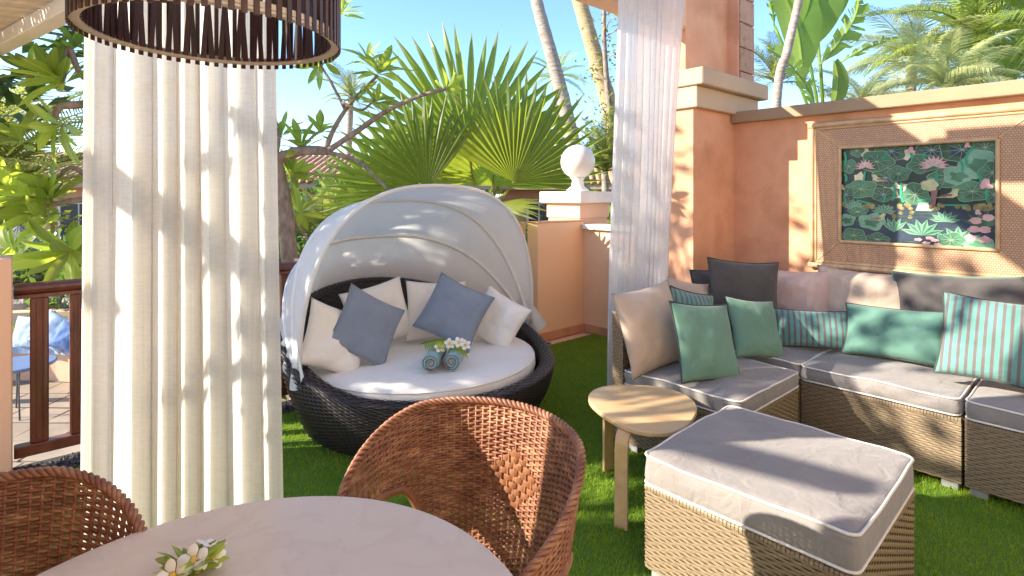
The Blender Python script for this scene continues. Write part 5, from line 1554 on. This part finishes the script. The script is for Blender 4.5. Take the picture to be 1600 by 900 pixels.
# banana plant
def banana_leaf(L, W, seed, splits, mat, n=26):
    rg = random.Random(seed); mb = MB()
    def C(f): return Vector((0.03 * L * math.sin(f * 3), L * f * (1 - 0.1 * f), -0.28 * L * f ** 2.2))
    def wd(f): return W / 2 * (math.sin(PI * min(0.985, 0.03 + f * 0.95)) ** 0.55)
    mb.tube([C(i / 8) - Vector((0, 0, 0.006)) for i in range(9)], [0.018 * (1 - 0.75 * i / 8) for i in range(9)], 6)
    for s in (-1, 1):
        cuts = sorted(rg.uniform(0.1, 0.97) for _ in range(splits))
        edges = [0.0] + cuts + [1.0]
        for a_, b_ in zip(edges[:-1], edges[1:]):
            if b_ - a_ < 0.012: continue
            k = max(2, int((b_ - a_) * n)); hang = rg.uniform(-0.05, 0.5) if splits > 6 else 0.1
            sh = rg.uniform(-0.05, 0.08) * (splits > 6); ln = rg.uniform(0.6, 1.0) if splits > 10 else 1.0
            vs = []
            for i in range(k + 1):
                f = a_ + (b_ - a_) * (i / k); w = wd(f) * ln
                gap = 0.10 * (b_ - a_) * (1 - 2 * i / k) * (splits > 6)
                for q in (0, 0.35, 0.7, 1.0):
                    c = C(f) + Vector((s * w * q, (sh + 0.10 + gap) * L * q * 0.6, w * (0.35 * q - hang * 1.2 * q * q)))
                    vs.append(c)
            mb.add(vs, [(i * 4 + j, i * 4 + j + 1, i * 4 + j + 5, i * 4 + j + 4) for i in range(k) for j in range(3)])
    return mb.mesh('banana_leaf', mat, True)
BL = [banana_leaf(1.9, 0.62, 1, 3, M['banana']), banana_leaf(1.9, 0.55, 2, 16, M['banana']), banana_leaf(1.9, 0.40, 3, 30, M['banana'])]
bb = ground(1285, 8.2)
t = thing('banana_plant', 'banana plant with broad torn leaves above the wall cap', 'plant', bb)
for (px, r_) in ((1270, 0.10), (1310, 0.09)):
    MB().tube([at(px, 900, 8.2) * 0 + ground(px, 8.2) - bb, at(px, 230, 8.2) - bb], r_, 10).build('stem', M['banana'], t, smooth=True)
def ban(p0, p1, k, s, face=(0.1, -1, 0.2), pet=None):
    a_ = at(*p0); b_ = at(*p1); d = (b_ - a_)
    y = d.normalized(); z = Vector(face); z = (z - y * z.dot(y)).normalized(); x = y.cross(z)
    sc = d.length / 1.75
    inst(BL[k], 'banana_leaf', t, frame_m(a_ - bb, x * sc * s, y * sc, z * sc))
    q = at(*(pet or (1290, 240, 8.2)))
    MB().tube(smooth_path([q - bb, (q + a_) / 2 - bb + Vector((0, 0, 0.05)), a_ - bb], 4), 0.022, 6).build('petiole', M['banana'], t, smooth=True)
ban((1255, 120, 8.1), (1232, -70, 8.0), 0, 1.15)
ban((1262, 80, 8.2), (1300, -90, 8.1), 0, 1.2)
ban((1278, 60, 8.3), (1318, -60, 8.4), 0, 0.9, (-0.3, -1, 0.1))
ban((1282, 100, 8.0), (1372, -10, 7.9), 1, 1.0, (0.5, -0.7, 0.5))
ban((1312, 98, 8.1), (1402, 36, 8.0), 2, 1.2, (0.1, -0.5, 0.9))
ban((1300, 175, 7.9), (1322, 92, 7.8), 0, 1.0, (0.2, -1, 0.2))
ban((1275, 170, 7.7), (1225, 60, 7.6), 1, 0.95, (0.3, -1, 0.1))
ban((1210, 40, 8.4), (1192, -60, 8.3), 2, 1.1, (0.3, -1, 0.1))
feather_palm('yellow fronds behind the banana plant next to the stone pier', ground(1215, 9.5), at(1215, 130, 9.5), 16, M['feather_yellow'], 0.08, 0.06, FY, 61, 0.5, el=(-0.1, 1.4))

# leafy shrubs: clumps of leaf-sized faces
def shrub(name, label, pos, rx, ry, rz_, n, ls, mat, seed, group=None, cat='shrub', trunk=True):
    rg = random.Random(seed); mb = MB()
    lobes = [(Vector((rg.uniform(-0.65, 0.65) * rx, rg.uniform(-0.5, 0.5) * ry, rg.uniform(0.25, 0.85) * rz_)), rg.uniform(0.28, 0.5)) for _ in range(14)]
    for k in range(n):
        c, q = rg.choice(lobes)
        d = Vector((rg.gauss(0, 1), rg.gauss(0, 1), rg.gauss(0, 1))).normalized()
        rr = q * (rg.random() ** 0.35)
        p = c + Vector((d.x * rx * rr, d.y * ry * rr, d.z * rz_ * 0.6 * rr))
        if p.z < 0: p.z = -p.z * 0.3
        e = (d + Vector((rg.uniform(-.8, .8), rg.uniform(-.8, .8), rg.uniform(-0.2, .9)))).normalized()
        s = e.cross(Vector((rg.uniform(-1, 1), rg.uniform(-1, 1), rg.uniform(-1, 1)))).normalized() * ls * 0.22 * rg.uniform(0.8, 1.3)
        L = ls * rg.uniform(0.7, 1.3)
        mb.add([p, p + e * L * 0.5 + s, p + e * L + Vector((0, 0, -0.1 * L)), p + e * L * 0.5 - s], [(0, 1, 2, 3)])
    t = thing(name, label, cat, pos, 0, group)
    mb.build('foliage', mat, t, kind='stuff')
    for k in range(4):
        a_ = rg.uniform(0, 6.28)
        MB().tube([(0.06 * math.cos(a_), 0.06 * math.sin(a_), 0), (0.2 * rx * math.cos(a_), 0.2 * ry * math.sin(a_), 0.35 * rz_), (0.5 * rx * math.cos(a_), 0.5 * ry * math.sin(a_), 0.8 * rz_)], [0.03, 0.02, 0.008], 6).build('stem', M['bark'], t, smooth=True)
    return t
GS = 'green shrubs in the lower garden'
for (px, Y, rx, h, n, ls, m_, lab) in (
    (470, 6.6, 0.75, 1.75, 2600, 0.13, 'shrub', 'dark leafy shrub under the plumeria branches, left of the daybed hood'),
    (560, 8.2, 1.1, 2.0, 2800, 0.15, 'shrub_yellow', 'yellow-green shrub behind the daybed hood on the left'),
    (640, 9.0, 1.2, 2.1, 2400, 0.17, 'shrub', 'green shrub behind the fan palm base'),
    (780, 9.6, 1.3, 2.2, 2400, 0.17, 'shrub', 'green shrub right behind the fan palm trunk'),
    (850, 7.9, 0.6, 1.9, 1800, 0.12, 'shrub', 'shrub between fan palm and globe pillar'),
    (940, 8.6, 0.8, 2.3, 2400, 0.13, 'shrub_yellow', 'bright yellow-green shrub right of the globe lamp'),
    (120, 8.8, 1.3, 1.9, 2200, 0.15, 'shrub', 'green shrub behind the thatched parasols at the left'),
    (-20, 10.5, 1.8, 3.6, 3000, 0.20, 'shrub_yellow', 'tall yellow-green shrub at the left edge in front of the pinkish villa'),
    (500, 9.6, 1.2, 3.0, 2800, 0.17, 'shrub', 'tall green shrub between plumeria trunk and fan palm'),
    (610, 10.6, 1.5, 3.1, 2800, 0.18, 'shrub_yellow', 'tall yellow-green shrub behind the left fan palm leaf'),
    (1010, 9.4, 1.2, 2.6, 1800, 0.16, 'shrub', 'shrub hidden mostly by the white sheer curtain'),
    (70, 7.9, 0.7, 0.95, 1500, 0.10, 'shrub', 'low shrub on the rocks behind the blue cushioned bench')):
    p = ground(px, Y)
    shrub('garden_shrub', lab, p, rx, rx * 0.8, h, n, ls, M[m_], int(px + Y * 10), GS)
# airy tree behind the sheer curtain top
tb = ground(985, 10.5)
rg = random.Random(77); mb = MB()
t = thing('broadleaf_tree', 'airy tree with small yellow-green leaves at the top beside the sheer curtain', 'tree', tb)
paths = []
trunk = [Vector((0, 0, 0)), at(958, 230, 10.5) - tb, at(944, 60, 10.5) - tb, at(948, -80, 10.5) - tb]
MB().tube(smooth_path(trunk, 6), [0.09 - 0.004 * i for i in range(19)], 8).build('trunk', M['bark'], t, smooth=True)
for k in range(26):
    f = rg.uniform(0.0, 1.0); c = at(948 + rg.uniform(-30, 60), -90 + 330 * f, 10.5 + rg.uniform(-0.6, 0.6)) - tb
    o_ = at(946, -60 + 300 * f, 10.5) - tb
    MB().tube([o_, (o_ + c) / 2 + Vector((0, 0, 0.05)), c], [0.016, 0.01, 0.005], 5).build('branch', M['bark'], t, smooth=True)
    for q in range(55):
        p = c + Vector((rg.gauss(0, 0.20), rg.gauss(0, 0.2), rg.gauss(0, 0.18)))
        e = Vector((rg.uniform(-1, 1), rg.uniform(-1, 1), rg.uniform(-1, 0.6))).normalized(); s = e.cross(Vector((rg.uniform(-1, 1), 0.3, 1))).normalized() * 0.022; L = 0.085
        mb.add([p, p + e * L * 0.5 + s, p + e * L, p + e * L * 0.5 - s], [(0, 1, 2, 3)])
mb.build('crown', M['shrub_yellow'], t, kind='stuff')

# ------------------------------------------------------------------ houses beyond the garden
def house(label, loc, w, d, hw, hr, wins, rz=0.0, group='peach villas beyond the garden'):
    t = thing('villa', label, 'house', loc, rz, group)
    MB().box(-w / 2, w / 2, 0, d, 0, hw).build('wall', M['peach_wall'], t)
    rf = MB().add([(-w / 2 - 0.3, -0.35, hw - 0.05), (w / 2 + 0.3, -0.35, hw - 0.05), (w / 2 - 0.6, d / 2, hw + hr), (-w / 2 + 0.6, d / 2, hw + hr), (-w / 2 - 0.3, d + 0.3, hw - 0.05), (w / 2 + 0.3, d + 0.3, hw - 0.05)],
        [(0, 1, 2, 3), (3, 2, 5, 4), (0, 3, 4), (1, 5, 2), (0, 4, 5, 1)]).build('roof', M['roof_tile'], t)
    # rounded tile courses running up the slope
    mb = MB(); k = int((w + 0.5) / 0.16)
    for i in range(k):
        x = -w / 2 - 0.22 + i * 0.16
        xr = max(-w / 2 + 0.6, min(w / 2 - 0.6, x))
        fr = min(1.0, (x + w / 2 + 0.3) / 0.9, (w / 2 + 0.3 - x) / 0.9)
        p0 = Vector((x, -0.38, hw - 0.04)); p1 = Vector((x, -0.35 + (d / 2 + 0.35) * fr, hw - 0.05 + (hr + 0.05) * fr + 0.02))
        mb.tube([p0, p1], 0.055, 6)
    mb.build('tile_courses', M['roof_tile'], rf, smooth=True, kind='stuff')
    MB().bbox(-w / 2 - 0.28, w / 2 + 0.28, -0.34, -0.30, hw - 0.20, hw - 0.06, 0.004).build('fascia', M['cream'], t)
    for (x, z, ww, hh) in wins:
        f = MB().box(x - ww / 2 - 0.06, x + ww / 2 + 0.06, -0.05, 0.0, z - 0.06, z + hh + 0.06).build('window', M['white_paint'], t)
        MB().box(x - ww / 2, x - 0.02, -0.062, -0.051, z, z + hh).build('pane', M['glass_dark'], f)
        MB().box(x + 0.02, x + ww / 2, -0.062, -0.051, z, z + hh).build('pane', M['glass_dark'], f)
    return t
house('peach villa with tiled roof behind the plumeria and fan palm', (ground(560, 12.5)), 5.4, 5, 2.85, 0.7, ((-1.4, 1.3, 0.8, 1.1), (1.0, 1.3, 0.8, 1.1)), 0.06)
house('peach villa with scalloped tile eave behind the globe pillar', (ground(900, 13.5)), 3.6, 5, 2.85, 0.7, ((-0.9, 1.2, 0.5, 1.1), (0.5, 1.2, 0.7, 1.0)), -0.1)
house('pinkish villa far behind the left palm fronds', (ground(40, 13.5)), 6.0, 5, 2.9, 0.8, ((-1.6, 1.2, 0.8, 1.1), (1.2, 1.2, 0.8, 1.1)), 0.15)

# ------------------------------------------------------------------ lower patio on the left
PZ0 = GR
structure(MB().grid(lambda s, q: (-9.5 + 7.3 * s, 3.9 + 4.6 * q, PZ0 + 0.012), 2, 2).build('patio', M['grout']))
pt = bpy.data.objects['patio']
prng = random.Random(12)
y = 4.3; row = 0
tiles = 0
while y < 7.4:
    x = -8.4 + (0.2 if row % 2 else 0.0)
    hgt = 0.44
    while x < -3.6:
        wdt = prng.choice((0.38, 0.46, 0.56))
        if tiles < 130:
            j = lambda: prng.uniform(-0.018, 0.018)
            poly = [(x + 0.012 + j(), y + 0.012 + j()), (x + wdt - 0.012 + j(), y + 0.012 + j()), (x + wdt - 0.012 + j(), y + hgt - 0.012 + j()), (x + 0.012 + j(), y + hgt - 0.012 + j())]
            MB().prism(poly, PZ0 + 0.005, PZ0 + 0.03 + prng.uniform(0, 0.004)).build('paving_stone', M['paver'], pt)
            tiles += 1
        x += wdt
    y += hgt; row += 1

def arc_box(mb, cx, cy, r0, r1, z0, z1, a0, a1, n=20):
    vs = []
    for i in range(n + 1):
        a_ = a0 + (a1 - a0) * i / n
        for r_ in (r0, r1):
            for z in (z0, z1): vs.append((cx + r_ * math.cos(a_), cy + r_ * math.sin(a_), z))
    fs = []
    for i in range(n):
        o = i * 4; p = o + 4
        fs += [(o, p, p + 1, o + 1), (o + 2, o + 3, p + 3, p + 2), (o + 1, p + 1, p + 3, o + 3), (o, o + 2, p + 2, p)]
    fs += [(0, 1, 3, 2), (n * 4, n * 4 + 2, n * 4 + 3, n * 4 + 1)]
    return mb.add(vs, fs)
bx, by = -6.4, 5.5
t = thing('garden_bench', 'curved peach masonry bench in the lower patio', 'bench', (bx, by, PZ0))
A0, A1 = R(40), R(160)
arc_box(MB(), 0, 0, 1.95, 2.55, 0.03, 0.40, A0, A1).build('seat_base', M['stucco_pale'], t)
arc_box(MB(), 0, 0, 2.50, 2.72, 0.03, 0.84, A0, A1).build('backrest', M['stucco_pale'], t)
for k in range(4):
    s = arc_box(MB(), 0, 0, 1.90, 2.49, 0.405, 0.50, A0 + (A1 - A0) * k / 4 + 0.01, A0 + (A1 - A0) * (k + 1) / 4 - 0.01, 8).build('seat_cushion', M['sky_blue_cloth'], None, loc=(bx, by, PZ0))
    tag(s, ('light blue bench cushion at the right end of the curved bench', 'light blue bench cushion second from the right end of the curved bench', 'light blue bench cushion second from the left end of the curved bench', 'light blue bench cushion at the left end of the curved bench')[k], 'cushion', 'blue cushions on the curved bench')
GB = 'blue pillows on the curved garden bench'
pillow('pale blue pillow at the left on the curved bench behind the railing', at(42, 519, 7.45), 0.46, 0.44, 0.14, M['sky_blue_cloth'], -15, 15, 4, None, GB, 41)
pillow('pale blue pillow in the middle of the curved bench, seen between the railing posts', at(86, 518, 7.40), 0.50, 0.44, 0.14, M['sky_blue_cloth'], 5, 22, -24, None, GB, 42)
pillow('royal blue pillow on the curved bench just left of the linen curtain', at(108, 527, 7.30), 0.40, 0.36, 0.12, M['royal_blue'], 8, 25, -20, None, GB, 43)
# small blue table
tp = at(28, 572, 6.3)
t = thing('patio_table', 'small blue patio table with thin metal legs', 'table', (tp.x, tp.y, PZ0 + 0.03))
hh = tp.z - PZ0
MB().lathe([(0.34, hh - 0.03), (0.35, hh - 0.02), (0.35, hh), (0.34, hh + 0.006)], 32).build('tabletop', M['blue_paint'], t)
for k in range(4):
    a_ = R(45 + 90 * k)
    MB().tube([(0.22 * math.cos(a_), 0.22 * math.sin(a_), hh - 0.03), (0.12 * math.cos(a_), 0.12 * math.sin(a_), hh * 0.5), (0.26 * math.cos(a_), 0.26 * math.sin(a_), 0)], 0.009, 6).build('leg', M['metal_grey'], t, smooth=True)
# rocks behind the bench
rkr = random.Random(3)
rp = Vector((-6.3, 8.5, PZ0))
t = thing('rock_wall', 'rough grey rock wall behind the curved bench', 'wall', rp)
for k in range(34):
    x = -2.3 + (k % 12) * 0.40 + rkr.uniform(-0.05, 0.05); z = (k // 12) * 0.36 + 0.18; s = rkr.uniform(0.20, 0.28)
    mb = MB(); sd_ = rkr.random() * 9
    def rk(a_, q):
        d = Vector((math.cos(2 * PI * a_) * math.sin(PI * q), math.sin(2 * PI * a_) * math.sin(PI * q), math.cos(PI * q)))
        r_ = s * (1 + 0.35 * mnoise.noise(d * 1.6 + Vector((sd_, 0, 0))))
        return Vector((x + d.x * r_ * 1.1, d.y * r_, z + d.z * r_ * 0.85))
    mb.grid(rk, 9, 6, True).build('rock', M['rock'], t)
MB().box(-2.6, 2.6, 0.12, 0.5, 0, 1.1).build('core', M['rock'], t)
# thatched parasols
GTH = 'thatched parasols in the lower garden'
for (px, py, Y, r_, lab) in ((30, 352, 9.6, 1.0, 'grey thatched parasol at the left edge beyond the garden'), (118, 362, 10.6, 0.9, 'grey thatched parasol partly behind the linen curtain')):
    p = at(px, py, Y)
    t = thing('thatched_parasol', lab, 'parasol', (p.x, p.y, PZ0), 0, GTH)
    H = p.z - PZ0
    mb = MB(); n = 40
    for j in range(5):
        ro = r_ * (j + 1) / 5 + 0.05; ri = r_ * j / 5
        vs = []
        for k in range(n):
            a_ = 2 * PI * k / n; q = 1 + rkr.uniform(-0.03, 0.05)
            vs.append((ri * math.cos(a_), ri * math.sin(a_), H - 0.50 * ri / r_)); vs.append((ro * q * math.cos(a_), ro * q * math.sin(a_), H - 0.5 * ro / r_ - rkr.uniform(0.02, 0.07)))
        mb.add(vs, [(2 * k, 2 * k + 1, 2 * ((k + 1) % n) + 1, 2 * ((k + 1) % n)) for k in range(n)])
    mb.build('thatch', M['thatch'], t)
    MB().tube([(0, 0, 0), (0, 0, H - 0.05)], 0.05, 8).build('pole', M['bark'], t, smooth=True)
# dark timber beam construction behind the railing
t = thing('timber_pergola', 'dark brown timber beam structure below the thatched parasols', 'pergola', ground(60, 8.9))
zb = at(60, 425, 8.9).z - GR
MB().bbox(-1.6, 1.9, -0.06, 0.06, zb - 0.16, zb + 0.16, 0.01).build('beam', M['mahogany'], t)
MB().bbox(-1.6, 1.9, 1.4, 1.52, zb - 0.12, zb + 0.12, 0.01).build('beam', M['mahogany'], t)
for x in (-1.4, 0.2, 1.7):
    MB().bbox(x - 0.06, x + 0.06, -0.05, 0.05, 0, zb - 0.17, 0.006).build('post', M['mahogany'], t)
for k in range(8):
    x = -1.5 + k * 0.45
    MB().bbox(x - 0.03, x + 0.03, -0.1, 1.6, zb + 0.165, zb + 0.25, 0.006).build('rafter', M['mahogany'], t)
# far greenery closing the horizon
ORD = 'first second third fourth fifth sixth seventh eighth ninth tenth eleventh twelfth thirteenth fourteenth fifteenth sixteenth'.split()
def far_trees():
    rg = random.Random(21)
    labs = 0
    for k in range(16):
        px = -150 + 120 * k + rg.uniform(-30, 30); Y = rg.uniform(20, 27)
        h = rg.uniform(3.2, 4.6)
        p = ground(px, Y)
        shrub('far_tree', ('%s distant tree from the left, beyond the villas' % ORD[k]) + (' (dark green)' if k % 2 else ' (yellow-green)'), p, 2.4, 2.0, h, 900, 0.42, M['shrub'] if k % 2 else M['shrub_yellow'], 200 + k, 'distant trees beyond the villas', 'tree')
far_trees()

# unseen tall tree added left of the terrace so its leaves dapple the sofa corner
def dapple_tree(pos, cz, rx, rz_, n, seed):
    rg = random.Random(seed); B = Vector(pos)
    t = thing('broadleaf_tree', 'added leafy shade tree dappling the sofa corner from left of the terrace, outside the picture', 'tree', B)
    MB().tube(smooth_path([(0, 0, 0), (0.1, 0, 1.6), (0, 0.1, cz - 0.5), (0.1, 0, cz + rz_ * 0.6)], 5), [0.14 - 0.007 * i for i in range(16)], 10).build('trunk', M['bark'], t, smooth=True)
    mb = MB()
    cl = [Vector((rg.uniform(-1, 1) * rx, rg.uniform(-1, 1) * rx, cz + rg.uniform(-1, 1) * rz_)) for _ in range(n)]
    for c in cl:
        MB().tube([(0.05, 0, cz - 0.4), (c.x * 0.5, c.y * 0.5, (c.z + cz - 0.4) / 2), tuple(c)], [0.03, 0.018, 0.006], 5).build('branch', M['bark'], t, smooth=True)
        for q in range(26):
            p = c + Vector((rg.gauss(0, 0.16), rg.gauss(0, 0.16), rg.gauss(0, 0.14)))
            e = Vector((rg.uniform(-1, 1), rg.uniform(-1, 1), rg.uniform(-0.6, 0.6))).normalized(); s = e.cross(Vector((rg.uniform(-1, 1), 0.3, 1))).normalized() * 0.045; L = 0.19
            mb.add([p, p + e * L * 0.5 + s, p + e * L, p + e * L * 0.5 - s], [(0, 1, 2, 3)])
    mb.build('crown', M['shrub'], t, kind='stuff')
dapple_tree((-4.6, 3.3, -1.03), 4.2, 1.35, 1.1, 90, 5)
